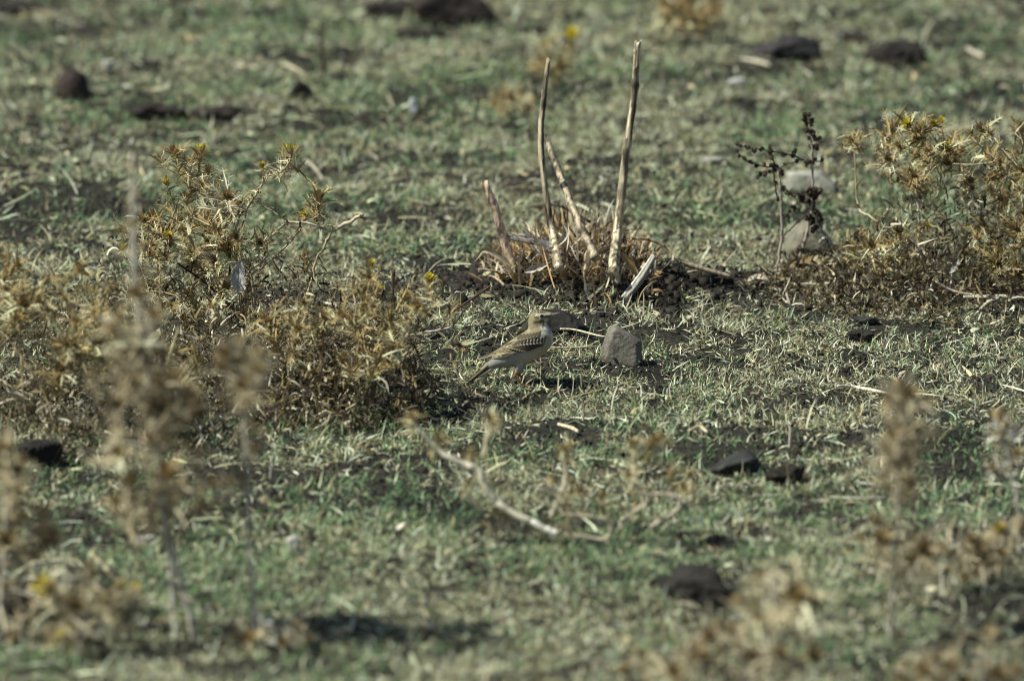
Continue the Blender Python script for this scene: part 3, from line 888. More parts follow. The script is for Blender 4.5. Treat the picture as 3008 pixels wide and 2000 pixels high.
def dock(base_uv, label, stems, clusters, Y, group=None):
    b = pt(*base_uv, Y); b.z = gz(b.x, b.y)
    root = tag(empty("dock_plant", b), label, "dried plant", group)
    rs = np.random.RandomState(int(base_uv[0]))
    for (lst, rp, col) in stems:
        P = spline(P3(lst, Y), 7); P = P + rs.randn(len(P), 3) * .0005
        mb = MB(); tube(mb, P, np.array(rp) * pxs(Y) * .5, col, 7, .15, .1, True, .3, 3)
        o = mb.build("stem", M_stem, root, origin=b); o.location = (0, 0, 0)
    for (u, v, s) in clusters:
        for r_ in range(1):
            p_ = pt(u + rs.normal(0, 2 + 3 * r_), v + rs.normal(0, 2), Y + rs.uniform(-.004, .004))
            o = link("seed_cluster", SCM[rs.randint(5)], root, p_ - b); s_c = s * .74
            o.rotation_euler = (rs.rand() * 6, rs.rand() * 6, rs.rand() * 6); o.scale = (s_c,) * 3
    return root


PALE = (.46, .38, .32); DK = (.04, .03, .025)
DY = gY(2300, 838)
dock((2282, 810), "leaning dried dock with three dark seed sprays spreading left", [
    ([(2280, 815), (2288, 760), (2297, 690), (2296, 620), (2292, 560), (2288, 515), (2280, 490)], [8, 9, 9, 8, 7, 6], PALE),
    ([(2282, 495), (2270, 470), (2262, 435), (2260, 425)], [4, 4, 3], DK),
    ([(2360, 472, .02), (2330, 457), (2290, 448), (2240, 440), (2195, 434), (2158, 422)], [5, 4, 4, 3], DK),
    ([(2280, 493), (2240, 488), (2200, 473), (2162, 444)], [4, 4, 3], DK),
    ([(2280, 495), (2255, 505), (2222, 524)], [4, 4, 3], DK),
    ([(2272, 500), (2276, 545), (2285, 590)], [5, 5, 4], DK),
    ([(2290, 545), (2312, 562), (2335, 580)], [4, 4, 3], DK),
    ([(2290, 500), (2305, 485), (2340, 475)], [4, 3, 3], DK)],
    [(2160, 422, .8), (2176, 428, .9), (2193, 434, 1.1), (2215, 443, 1.3), (2240, 436, 1.3), (2262, 432, .9), (2264, 446, 1.5), (2268, 460, 1.2), (2300, 453, 1.4),
     (2328, 456, 1.3), (2335, 446, 1.2), (2163, 444, 1), (2172, 455, .9), (2186, 468, 1.1), (2196, 472, 1), (2208, 478, 1), (2222, 486, 1), (2246, 488, 1), (2268, 485, 1.3),
     (2280, 494, 1.7), (2296, 506, 1.3), (2262, 504, 1), (2246, 508, 1.2), (2234, 516, 1.1), (2224, 524, .9), (2287, 587, 1.3), (2276, 540, .9), (2300, 553, 1.2), (2312, 565, 1.1), (2326, 576, 1.1),
     (2307, 482, .9), (2345, 474, 1)], DY, "dried docks with dark seeds")
dock((2330, 845), "taller upright dried dock crowned by a dense dark seed spike", [
    ([(2326, 850), (2340, 790), (2352, 745), (2368, 690), (2380, 640), (2387, 580), (2386, 500), (2385, 450), (2382, 400), (2372, 345)], [9, 9, 9, 8, 7, 6, 5], PALE),
    ([(2385, 640), (2350, 620), (2330, 600)], [5, 4, 3], DK),
    ([(2378, 625), (2340, 655, -.02), (2305, 690, -.02), (2290, 700)], [5, 4, 3], DK),
    ([(2385, 610), (2400, 640), (2410, 665)], [4, 4, 3], DK),
    ([(2382, 470), (2400, 475), (2412, 472)], [4, 4, 3], DK),
    ([(2330, 800), (2230, 800, .02), (2160, 812)], [6, 5, 4], DK),
    ([(2350, 790), (2390, 810), (2430, 835)], [6, 6, 5], DK),
    ([(2512, 760), (2522, 700), (2532, 665)], [4, 4, 3], DK)],
    [(2364, 338, 1), (2378, 336, 1.1), (2368, 350, 1.4), (2384, 352, 1.1), (2374, 364, 1.5), (2386, 372, 1.2), (2372, 382, 1.6), (2384, 388, 1.4), (2392, 398, 1), (2380, 406, 1.1),
     (2392, 408, 1.2), (2406, 404, 1.1), (2384, 434, 1.4), (2400, 436, 1.3), (2392, 428, 1), (2380, 470, 1.3), (2396, 470, 1), (2412, 472, 1), (2374, 484, 1.2), (2388, 480, 1.3),
     (2380, 560, 1.8), (2396, 556, 1.8), (2408, 562, 1.5), (2390, 572, 1.8), (2350, 570, 1.2), (2360, 576, 1.4), (2345, 582, 1.2), (2356, 590, 1.6), (2370, 588, 1.7), (2384, 594, 1.6), (2338, 606, 1.2),
     (2330, 616, 1.1), (2318, 622, 1), (2310, 630, 1), (2300, 635, 1), (2392, 608, 1.3), (2400, 622, 1.3), (2408, 632, 1.2), (2412, 645, 1), (2372, 640, 1.5), (2384, 648, 1.6), (2378, 635, 1.4),
     (2405, 652, 1), (2396, 664, 1.1), (2384, 680, 1.2), (2370, 692, 1.2), (2366, 712, 1.1), (2352, 728, 1.3), (2344, 755, 1.3), (2356, 735, 1), (2338, 762, 1), (2356, 795, 1.5), (2340, 792, 1.2),
     (2270, 810, 1.3), (2310, 800, 1.2), (2235, 795, 1.2), (2200, 806, 1), (2160, 812, 1.1), (2384, 810, 1.2), (2388, 846, 1.1), (2512, 700, 1), (2526, 678, 1.1)], DY + .05, "dried docks with dark seeds")

# ------------------------------------------------------------------ thistles
LC = [(.215, .158, .068), (.27, .205, .095), (.18, .158, .08), (.42, .36, .23), (.155, .145, .075), (.24, .170, .075)]


BR = [(.27, .215, .115), (.33, .265, .145), (.21, .17, .09), (.42, .36, .24)]


def rosette_mesh(seed, nleaf, L, pale=0.0, head=True, cols_=0):
    """spiny recurved bracts round one dry flower head"""
    rs = np.random.RandomState(seed); mb = MB()
    for i in range(nleaf):
        az = 6.283 * (i / nleaf) * 1.618 * 3 + rs.normal(0, .3)
        lv = i / nleaf
        e = rs.uniform(.45, 1.35); bend = -rs.uniform(.2, 1.7); ln = L * rs.uniform(.55, 1.1); W = L * rs.uniform(.09, .15) * (.6 if cols_ else 1)
        col = np.array((BR if cols_ else LC)[rs.randint(4)]) * rs.uniform(.7, 1.25); col = col * (1 - pale) + np.array([.52, .46, .35]) * pale
        edge = np.minimum(col * (1.25 if cols_ else np.array([1.9, 1.8, 1.55])) + .01, .68)
        n = 7; P = np.array([0, 0, -L * 1.0 * lv]); a = az
        V, C, sp = [], [], []
        for k in range(n):
            t = k / (n - 1)
            d = np.array([math.cos(a) * math.cos(e), math.sin(a) * math.cos(e), math.sin(e)])
            s = np.array([-math.sin(a), math.cos(a), 0]); nn = np.cross(d, s)
            w_ = W * (1 - t) ** .7 * (.6 if k == 0 else 1) * (1 + .25 * (k % 2)) + W * .03
            V += [P - s * w_ * .5 - nn * w_ * -.28, P.copy(), P + s * w_ * .5 - nn * w_ * -.28]
            C += [edge, col * (.8 + .2 * t), edge]
            if 0 < k < n - 1:
                for sg in (-1, 1):
                    b0 = P + s * sg * w_ * .45; tip = b0 + (s * sg * .9 + d * .7 + nn * rs.normal(0, .5)) * W * rs.uniform(.7, 1.6)
                    sp.append((b0 - d * W * .10, b0 + d * W * .10, tip + d * W * .02, tip - d * W * .02))
            P = P + d * ln / (n - 1); e += bend / (n - 1); a += rs.normal(0, .05)
        i0 = np.arange(n - 1)[:, None] * 3; j = np.arange(2)[None]
        mb.add(V, np.stack([i0 + j, i0 + j + 1, i0 + 3 + j + 1, i0 + 3 + j], -1).reshape(-1, 4), C)
        mb.add(np.array(sp).reshape(-1, 3), np.arange(len(sp) * 4).reshape(-1, 4), edge)
    if head:
        h = L * .26
        for i in range(22):
            az = i * 2.4; lv = (i / 22); e = 1.45 - lv * .7
            d = np.array([math.cos(az) * math.cos(e), math.sin(az) * math.cos(e), math.sin(e)]); s = np.array([-math.sin(az), math.cos(az), 0])
            b0 = np.array([math.cos(az), math.sin(az), 0]) * h * .25 * lv ** .5
            w_ = h * .16; c0 = np.array([.34, .25, .12]) * rs.uniform(.6, 1.3)
            V = [b0 - s * w_, b0 + s * w_, b0 + d * h * .6 + s * w_ * 1.1, b0 + d * h * .6 - s * w_ * 1.1, b0 + d * h * 1.15 + s * w_ * .1, b0 + d * h * 1.15 - s * w_ * .1]
            mb.add(V, [[0, 1, 2, 3], [3, 2, 4, 5]], c0)
    return mb.mesh("spiny_head", M_leaf, False)


def flower_mesh(seed, L):
    rs = np.random.RandomState(seed); mb = MB()
    for i in range(26):
        az = i * 2.4 + rs.normal(0, .2); e = 1.5 - (i / 26) * 1.1
        d = np.array([math.cos(az) * math.cos(e), math.sin(az) * math.cos(e), math.sin(e)]); s = np.array([-math.sin(az), math.cos(az), 0])
        b0 = np.array([0, 0, L * .5]) + d * L * .15; w_ = L * .16; l = L * rs.uniform(.7, 1.1)
        c0 = np.array([.62, .50, .04]) * rs.uniform(.7, 1.15)
        mb.add([b0 - s * w_ * .5, b0 + s * w_ * .5, b0 + d * l + s * w_ * .6, b0 + d * l - s * w_ * .6], [[0, 1, 2, 3]], c0)
    return mb.mesh("yellow_flower", M_petal, False)


ROS = [rosette_mesh(500 + i, 8 + (i * 5) % 10, .034 * (.8 + .06 * (i % 6))) for i in range(11)]
ROSF = [rosette_mesh(560 + i, 12, .034, .22, cols_=1) for i in range(5)]
ROSP = [rosette_mesh(520 + i, 13 + i % 3, .034, .55) for i in range(3)]
FLW = [flower_mesh(540 + i, .010) for i in range(2)]


def leaf_bits(mb, rs, n, cx, cy, rx, ry, h, sc=1.0, cols=LC, dark=.50):
    """crumpled spiny dry leaves heaped in a low mound"""
    global RS_roll
    a = rs.uniform(0, 6.283, n); r = np.sqrt(rs.rand(n))
    x = cx + np.cos(a) * r * rx; y = cy + np.sin(a) * r * ry
    z = hf(x, y, False) + h * (1 - r ** 2) * rs.rand(n) * (.5 + .9 * noise2(x * 22, y * 10, 5)) * 1.3
    RS_roll = rs.uniform(-1.3, 1.3, n)
    c = np.array(cols)[rs.randint(0, len(cols), n)] * rs.uniform(.5, 1.35, (n, 1))
    pale_ = rs.rand(n) < .2; c[pale_] = np.array([.56, .50, .38]) * rs.uniform(.7, 1.2, (pale_.sum(), 1))
    dk = rs.rand(n) < dark; c[dk] = np.array([.05, .036, .024]) * rs.uniform(.6, 1.8, (dk.sum(), 1))
    ribbons(mb, x, y, z, rs.uniform(0, 6.283, n), rs.uniform(-.6, 1.3, n), rs.normal(-.4, 1.2, n), rs.normal(0, 1.0, n),
            rs.uniform(.008, .030, n) * sc, rs.uniform(.0014, .0042, n) * sc, c, 4)


STEMC = (.44, .36, .22)


def thistle(name, label, base_uv, Yb, stems=(), heads=(), areas=(), tangle=(), cat="thistle", group=None, hs=1.0, seed=1, pale=0.0,
            stemcol=STEMC, darktw=(), minor=True, spread=.10, cols=LC, leaflets=1.0):
    """stems: (polyline px, widths px, colour or None); heads: (u, v, scale, flower); areas: (u, v, ru, rv, n, scale);
    tangle: (u, v, rx m, ry m, h m, n)"""
    rs = np.random.RandomState(seed)
    Yb = gp(base_uv[0], base_uv[1]).y
    b = pt(base_uv[0], base_uv[1], Yb); b.z = gz(b.x, b.y)
    root = tag(empty(name, b), label, cat, group)
    bn = np.array(b)
    pts_all = [bn[None]]
    sm = MB()
    for it in stems:
        lst, rp = it[0], it[1]
        P = spline(P3(lst, Yb), 6); P = P + rs.randn(len(P), 3) * .0006
        tube(sm, P, np.array(rp) * pxs(Yb) * .5, it[2] if len(it) > 2 else stemcol, 7, .12, .10, True, .25, 5)
        pts_all.append(P)
    for it in darktw:
        P = spline(P3(it[0], Yb), 6)
        tube(sm, P, np.array(it[1]) * pxs(Yb) * .5, (.055, .036, .026), 6, .2, .2, True, .3, 6)
    H = [(u, v, s, f, rs.uniform(-spread, spread)) for (u, v, s, f) in heads]
    for (u, v, ru, rv, n, s) in areas:
        for _ in range(n if name == 'thistle_stalk' else int(n * .95 + .5)):
            a = rs.uniform(0, 6.283); r = math.sqrt(rs.rand())
            H.append((u + math.cos(a) * r * ru, v + math.sin(a) * r * rv, s * rs.uniform(.7, 1.2), False, rs.uniform(-spread * 1.5, spread * 1.5)))
    cnt = 0
    for (u, v, s, f, dy) in H:
        p_ = np.array(pt(u, v, Yb + dy)); g = gz(p_[0], p_[1]) + .008
        if p_[2] < g: p_[2] = g
        allp = np.vstack(pts_all)
        low = allp[:, 2] < p_[2] + .002
        d = np.linalg.norm((allp - p_) * np.array([1, .5, .8]), axis=1) + np.where(low, 0, .2)
        q_ = allp[np.argmin(d)]
        axis = p_ - q_; dist = np.linalg.norm(axis)
        if dist > .006 and minor:
            mid = (p_ + q_) / 2 + rs.randn(3) * .12 * dist + np.array([0, 0, -.06 * dist])
            P = spline(np.array([q_, mid, p_]), 5)
            tube(sm, P, np.array([3.6, 3.0, 2.4]) * pxs(Yb) * .5 * (1 + .3 * rs.rand()), np.array(stemcol) * rs.uniform(.6, 1.15), 5, .1, .1, True, .2, 8)
            pts_all.append(P[2:])
        me = (ROSP if rs.rand() < pale else (ROSF if name == 'thistle_stalk' else ROS))
        if cnt < 99:
            o = link("spiny_head", me[rs.randint(len(me))], root, Vector(p_) - b)
            ax = Vector(axis if dist > .004 else (0, 0, 1)).normalized()
            ax = (ax + Vector((rs.normal(0, .25), rs.normal(0, .25), .7))).normalized()
            o.rotation_mode = 'QUATERNION'
            o.rotation_quaternion = ax.to_track_quat('Z', 'Y') @ Euler((0, 0, rs.rand() * 6.28)).to_quaternion()
            k_ = s * hs * rs.choice([.6, .8, .95, 1.1, 1.2]); o.scale = (k_, k_, k_ * rs.uniform(.8, 1.15))
            if f:
                fl = link("yellow_flower", FLW[rs.randint(2)], o, (0, 0, 0))
                fs = 1.0 if f is True else float(f); fl.scale = (fs * .72,) * 3
            cnt += 1
    # spiny leaflets along the stems
    ap = np.vstack(pts_all[1:]) if len(pts_all) > 1 else bn[None]
    n = int(min(len(ap) * 2, 900) * leaflets)
    if n > 10:
        idx = rs.randint(0, len(ap), n)
        global RS_roll
        RS_roll = rs.uniform(-1.2, 1.2, n)
        ribbons(sm, ap[idx, 0], ap[idx, 1], ap[idx, 2], rs.uniform(0, 6.283, n), rs.uniform(-.5, 1.2, n), rs.normal(-.6, .7, n), rs.normal(0, .5, n),
                rs.uniform(.006, .026, n) * hs, rs.uniform(.001, .0035, n) * hs, np.array(cols)[rs.randint(0, len(cols), n)] * rs.uniform(.6, 1.4, (n, 1)), 4)
    o = sm.build("stem", M_stem, root, origin=b); o.location = (0, 0, 0)
    if tangle:
        tm = MB()
        for (u, v, rx, ry, h, n) in tangle:
            c = gp(u, v); leaf_bits(tm, rs, n, c.x, c.y, rx, ry * .62, h, 1.0, cols)
        o = tm.build("dry_leaves", M_leaf, root, origin=b); o.location = (0, 0, 0); o["kind"] = "stuff"
    return root


TG = "spiny dry thistles in the sharp turf"
thistle("thistle", "tall spreading spiny dry thistle at left with small yellow flowers and a bare broken branch", (720, 1010), row_Y(1010),
        stems=[([(745, 1000), (728, 900), (722, 814), (763, 773), (783, 751), (792, 703), (827, 668), (846, 655)], [9, 8, 8, 7, 7]),
               ([(846, 652), (897, 655), (942, 665), (974, 677), (1022, 655), (1070, 626)], [7, 8, 9, 10, 13, 7], (.55, .47, .33)),
               ([(846, 652), (799, 620), (751, 594), (728, 588)], [6, 5, 4]),
               ([(830, 990), (862, 940), (891, 885), (917, 824), (929, 767), (958, 712), (974, 680)], [9, 9, 8, 7, 7]),
               ([(719, 620), (751, 572), (770, 540), (783, 518), (815, 512), (840, 492), (853, 466)], [7, 6, 6, 5, 5]),
               ([(700, 900), (719, 824), (783, 776), (846, 716), (885, 671)], [7, 6, 6, 5]),
               ([(750, 930), (738, 815), (716, 783), (698, 719), (693, 677), (705, 630), (719, 620)], [9, 8, 7, 7, 6]),
               ([(690, 660), (660, 610), (610, 560), (560, 510), (520, 465)], [7, 6, 5, 4]),
               ([(640, 720), (580, 680), (520, 650)], [6, 5, 4]), ([(700, 840), (600, 780), (520, 720), (450, 690)], [7, 6, 5, 4]),
               ([(700, 950), (560, 880), (440, 850)], [7, 6, 4]),
               ([(790, 1010), (775, 960), (690, 950)], [6, 6, 4])],
        darktw=[([(521, 773), (591, 821), (655, 878), (720, 940)], [7, 8, 8]), ([(640, 700), (575, 760), (560, 800)], [6, 6, 5])],
        heads=[(515, 450, 1.15, 0), (470, 470, .8, 0), (588, 456, 1.1, 1.2), (545, 500, 1.1, 0), (610, 505, 1.1, 0), (490, 545, .9, 1.2), (560, 565, 1.1, 0), (590, 540, .9, 0),
               (650, 520, .8, 0), (665, 580, 1.15, 0), (700, 600, 1, 0), (770, 488, 1.1, .9), (853, 462, 1.25, 1.4), (830, 480, .8, 0), (935, 580, 1.2, .8), (925, 610, 1.1, 0), (895, 632, 1, .9),
               (450, 640, 1.2, 0), (420, 650, 1, 0), (510, 650, 1.2, 0), (560, 640, 1.1, 0), (610, 640, 1.2, 0), (650, 645, 1.1, 0), (370, 680, 1, 0), (365, 735, .7, 1.6), (495, 695, 1.1, 1.3), (575, 780, 1.0, 1.6),
               (630, 720, 1, 0), (780, 700, 1, 0), (765, 715, .8, 0), (890, 760, .9, 0), (900, 780, .8, 0), (425, 850, 1.1, 0), (560, 740, 1.1, 0), (640, 790, 1.1, 0), (600, 820, 1.1, 0)],
        areas=[(560, 690, 150, 90, 16, 1.1), (620, 880, 190, 70, 14, 1.05)],
        tangle=[(640, 985, .30, .40, .10, 2600)], group=TG, seed=11, pale=.05, hs=1.1)
thistle("thistle", "low tangled brown thistle heap just left of the bird", (1000, 1190), row_Y(1175),
        stems=[([(1000, 1180), (1080, 1060), (1130, 960), (1090, 870)], [8, 7, 6, 5]), ([(1020, 1170), (1150, 1080), (1260, 1000)], [7, 6, 5]),
               ([(1110, 1110), (1160, 1060), (1215, 1020)], [5, 6, 5], (.55, .47, .33)), ([(1000, 1180), (900, 1080), (840, 960)], [8, 7, 5]),
               ([(960, 1130), (930, 1080), (895, 1050)], [8, 7, 6]), ([(1330, 960), (1260, 975), (1190, 985)], [7, 8, 6], (.42, .37, .32)),
               ([(1320, 1010), (1330, 1060), (1360, 1140), (1385, 1200)], [4, 5, 4], (.34, .28, .25)), ([(1050, 1180), (1060, 1000), (1040, 880)], [8, 6, 4])],
        darktw=[([(1080, 1000), (1180, 1010), (1310, 1000)], [6, 7, 5]), ([(1160, 910), (1155, 850), (1157, 795)], [4, 6, 14]), ([(1215, 1010), (1250, 1090), (1310, 1170)], [6, 6, 4]),
                ([(1330, 960), (1370, 905), (1410, 875)], [5, 5, 4])],
        heads=[(1088, 782, 1.1, 1), (1085, 815, 1.2, 0), (1035, 845, 1.1, 0), (1105, 860, 1.1, 1), (1070, 850, 1.1, 0), (1262, 828, .8, 1.3), (1262, 845, 1.15, 0), (1185, 880, 1.1, 0), (1230, 900, 1, 0),
               (1150, 940, 1.1, 0), (1085, 905, 1, 1), (1330, 900, 1, 0), (1350, 1015, .9, 0), (890, 890, 1, 0), (850, 930, 1, 0), (1010, 930, 1, 0)],
        areas=[(970, 1000, 210, 110, 34, 1.0), (1130, 950, 100, 60, 8, 1.0)],
        tangle=[(930, 1165, .165, .40, .10, 4200), (1090, 1080, .06, .2, .03, 500), (800, 1090, .18, .35, .07, 1600)], group=TG, seed=12, pale=.03, hs=1.08)
thistle("thistle", "wide sprawling thistle mat reaching the left edge", (200, 1290), row_Y(1290),
        stems=[([(250, 1280), (180, 1180), (60, 1000), (0, 960)], [9, 8, 6]), ([(330, 1290), (300, 1100), (240, 900)], [8, 7, 6]), ([(160, 1240), (130, 1150), (60, 1040), (20, 990)], [8, 8, 6]),
               ([(300, 1200), (200, 1000), (290, 900), (330, 820)], [7, 6, 5]), ([(280, 1230), (276, 1160), (278, 1105)], [9, 10, 9], (.55, .49, .36)), ([(15, 1120), (30, 1150), (75, 1165)], [8, 12, 10], (.66, .58, .42)),
               ([(75, 1165), (0, 1185)], [8, 7], (.5, .44, .33)), ([(500, 1270), (430, 1120), (380, 1000)], [7, 6, 5]), ([(620, 1180), (560, 1120), (530, 1070)], [7, 7, 5], (.52, .44, .31)),
               ([(770, 1190), (790, 1170), (760, 1150), (720, 1160)], [6, 6, 5]), ([(80, 1260), (60, 1050), (40, 860)], [7, 6, 4])],
        darktw=[([(0, 1020), (60, 970), (120, 930)], [8, 8, 6]), ([(230, 1030), (300, 1000), (330, 930)], [7, 8, 6])],
        heads=[(20, 770, 1.1, 0), (45, 780, 1, 0), (130, 830, 1.1, 0), (240, 790, 1.1, 0), (180, 850, 1.2, 0), (110, 870, 1.1, 0), (60, 900, 1.2, 0), (270, 860, 1, 0), (330, 850, 1, 0), (20, 850, 1.1, 0),
               (75, 810, .8, 1), (300, 940, 1, 1), (380, 900, 1.1, 0)],
        areas=[(180, 960, 230, 110, 34, 1.15), (380, 1080, 220, 100, 22, 1.1)],
        tangle=[(180, 1250, .30, .45, .10, 3800), (470, 1200, .28, .4, .07, 3000)], group=TG, seed=13, pale=.03, hs=1.08)
thistle("thistle", "large branching spiny dry thistle at the right edge", (2860, 880), row_Y(885),
        stems=[([(2700, 850), (2720, 790), (2690, 720), (2640, 690)], [9, 8, 7], (.5, .43, .31)), ([(2702, 660), (2697, 600), (2688, 560), (2680, 530)], [9, 9, 7], (.62, .54, .42)),
               ([(2720, 790), (2705, 720), (2702, 655)], [9, 8, 8]), ([(2712, 515), (2728, 470), (2722, 430)], [6, 6, 4], (.6, .52, .38)),
               ([(2884, 660), (2878, 615), (2862, 590), (2840, 560), (2825, 530)], [14, 12, 9, 7, 5], (.64, .56, .45)), ([(2900, 860), (2892, 740), (2884, 660)], [10, 10, 10]),
               ([(2730, 610), (2760, 560), (2765, 480), (2770, 430)], [6, 6, 5, 4]), ([(2820, 720), (2780, 650), (2740, 600)], [8, 7, 6], (.36, .27, .16)), ([(2860, 850), (2830, 740), (2820, 720)], [9, 9, 8]),
               ([(2960, 860), (2930, 620), (2950, 540), (2965, 470)], [10, 7, 6, 5], (.5, .42, .3)), ([(2990, 880), (3000, 700), (3010, 520)], [10, 8, 6]), ([(2620, 500), (2600, 460), (2580, 440)], [5, 5, 4]),
               ([(2680, 530), (2620, 500), (2600, 480)], [7, 5, 4]), ([(2840, 560), (2860, 480), (2890, 430)], [7, 6, 4]), ([(2640, 690), (2560, 640), (2520, 600, .05), (2510, 440, .05)], [7, 6, 5, 4]),
               ([(2720, 790), (2640, 740), (2560, 720), (2480, 725)], [7, 6, 5]), ([(2760, 880), (2640, 800), (2560, 790)], [7, 6, 5])],
        heads=[(2500, 412, 1.25, 0), (2530, 405, 1.1, 0), (2480, 425, .9, 0), (2518, 430, 1, 0), (2622, 385, 1.0, 0), (2600, 400, 1, 0), (2700, 375, 1.0, 0), (2735, 368, 1.1, 1), (2765, 372, .9, 1.2), (2670, 370, .8, 1.3),
               (2690, 410, 1.1, 0), (2640, 430, 1.1, 0), (2850, 395, 1.1, 0), (2880, 385, 1.1, 0), (2910, 395, 1, 0), (2985, 365, 1.1, 0), (3000, 390, 1.1, 0), (2610, 470, 1.1, 0), (2620, 490, 1, 0),
               (2780, 440, 1.1, .9), (2820, 450, 1.1, .9), (2740, 450, 1.1, 0), (2700, 460, 1.1, 0), (2690, 535, 1.2, 0), (2650, 530, 1, 0), (2840, 540, 1, 1.3), (2955, 490, 1.1, 1), (2640, 680, 1.1, 0), (2600, 700, 1, 0),
               (2700, 680, 1.1, 0), (2560, 720, 1, 0), (2500, 735, 1, 0), (2720, 665, .8, 1)],
        areas=[(2790, 490, 130, 90, 18, 1.0), (2960, 540, 80, 150, 24, 1.05), (2930, 740, 110, 90, 15, 1.05), (2680, 760, 190, 70, 8, 1)],
        tangle=[(2900, 870, .27, .42, .12, 4200), (2640, 850, .20, .35, .06, 1800), (2420, 850, .12, .2, .03, 500)], group=TG, seed=14, pale=.04, hs=1.12)
GCOL = [(.36, .31, .18), (.44, .37, .24), (.30, .25, .13), (.50, .43, .29)]
thistle("thistle", "sprawling blurred thistle with bare curving pale branches in front of the bird", (1650, 1618), 0,
        stems=[([(1215, 1240), (1290, 1325), (1362, 1362), (1402, 1382), (1432, 1440), (1470, 1485), (1560, 1535)], [12, 17, 21, 21, 23, 23, 20], (0.80, 0.72, 0.54)),
               ([(1560, 1530), (1600, 1552), (1638, 1566)], [18, 21, 18], (0.85, 0.80, 0.68)), ([(1355, 1430), (1388, 1468), (1422, 1500)], [12, 16, 14], (0.73, 0.62, 0.42)),
               ([(1440, 1235), (1432, 1290), (1418, 1345)], [17, 18, 14], (0.63, 0.54, 0.37)), ([(1662, 1340), (1660, 1420), (1632, 1485), (1618, 1520)], [17, 16, 12], (0.63, 0.55, 0.41)),
               ([(1600, 1435), (1650, 1436), (1662, 1425)], [10, 10, 7], (0.58, 0.53, 0.42)), ([(1650, 1508), (1720, 1515), (1800, 1528)], [9, 11, 7], (0.55, 0.46, 0.33)),
               ([(1810, 1560), (1870, 1500), (1925, 1450)], [7, 10, 7], (0.55, 0.46, 0.34)), ([(1870, 1445), (1925, 1450)], [9, 9], (0.63, 0.56, 0.40)), ([(1925, 1448), (1980, 1455), (2000, 1480), (1975, 1510), (1910, 1545)], [9, 10, 11, 12, 10], (0.55, 0.46, 0.35)),
               ([(1660, 1570), (1720, 1575), (1780, 1580), (1800, 1530)], [9, 10, 11, 7], (0.59, 0.50, 0.37)), ([(1638, 1566), (1650, 1610)], [9, 9]), ([(1780, 1580), (1790, 1610)], [9, 9]), ([(2000, 1480), (2035, 1455)], [7, 6], (0.53, 0.46, 0.32))],
        heads=[(1212, 1228, 1.4, 0), (1280, 1300, 1.4, 0), (1300, 1290, 1.1, 0), (1440, 1228, 1.5, 0), (1455, 1240, 1.1, 0), (1385, 1330, 1.4, 0), (1375, 1420, 1.3, 0), (1440, 1410, 1.2, 0), (1660, 1322, 1.6, 0), (1668, 1310, 1.2, 0),
               (1860, 1310, 1.4, 0), (1930, 1290, 1.5, 0), (1955, 1300, 1.1, 0), (1970, 1400, 1.4, 0), (1850, 1400, 1.3, 0), (1660, 1490, 1.4, 0), (1700, 1440, 1.3, 0), (1460, 1500, 1.2, 0), (1770, 1460, 1.2, 0),
               (2030, 1400, 1.2, 0), (2010, 1430, 1.3, 0), (1420, 1540, 1.1, 0), (1900, 1350, 1.2, 0)],
        areas=[(1820, 1440, 220, 80, 4, 1.0)], group="blurred thistles in the foreground", seed=15, hs=.8, leaflets=.15, spread=.05, cols=GCOL, pale=.1)

# tall out-of-focus stalks close to the camera
FG = "tall blurred dry stalks in the foreground"


def column(label, base, Yb, path, w_, heads, areas, seed, pale=.2, stemcol=(.50, .46, .38), hs=1.2, extra=(), tangle=(), cols=BR, group=FG):
    thistle("thistle_stalk", label, base, Yb, stems=[(path, w_)] + list(extra), heads=heads, areas=[(a_, b_, c_ * 1.35, d_ * 1.2, max(3, int(e_ * .62)), f_) for (a_, b_, c_, d_, e_, f_) in areas], cat="dry stalk", group=group,
            hs=hs, seed=seed, pale=pale * .45, stemcol=stemcol, spread=.06, cols=cols, tangle=tangle)


column("tallest blurred thistle stalk at left, bushy below and thin and pale at the tip", (575, 1890), row_Y(1890),
       [(575, 1890), (545, 1760), (510, 1640), (480, 1500), (465, 1300), (435, 1100), (410, 950), (398, 800), (392, 620), (390, 450)], [20, 20, 19, 18, 16, 16, 20, 22, 19, 10],
       [(440, 935, 1.2, 0), (400, 860, 1.0, 0), (420, 800, .8, 0), (395, 740, .7, 0), (392, 660, .6, 0), (390, 570, .5, 0), (405, 990, 1.3, 0), (470, 1040, 1.2, 0)],
       [(400, 1010, 60, 100, 12, 1.2), (440, 1180, 110, 110, 24, 1.35), (470, 1380, 130, 130, 24, 1.4), (400, 1120, 100, 80, 10, 1.2)], 21, .16,
       extra=[([(520, 1880), (505, 1760), (500, 1650), (480, 1560)], [14, 14, 13, 12], (.52, .49, .42)), ([(470, 1330), (380, 1300), (300, 1320), (230, 1330)], [10, 8, 6]), ([(430, 1010), (440, 960), (438, 925)], [12, 18, 20], (.60, .57, .50))])
column("slimmer blurred thistle stalk right of the tallest with a fuzzy top", (755, 1880), row_Y(1880),
       [(755, 1880), (742, 1750), (735, 1620), (728, 1450), (722, 1300), (712, 1150), (700, 1020)], [14, 13, 13, 12, 11, 9, 7],
       [(700, 1010, 1.2, 0), (690, 1040, 1.2, 0), (715, 1050, 1.1, 0)], [(700, 1060, 60, 70, 14, 1.25), (725, 1240, 40, 80, 7, .9), (720, 1400, 60, 80, 7, 1.0)], 22, .12)
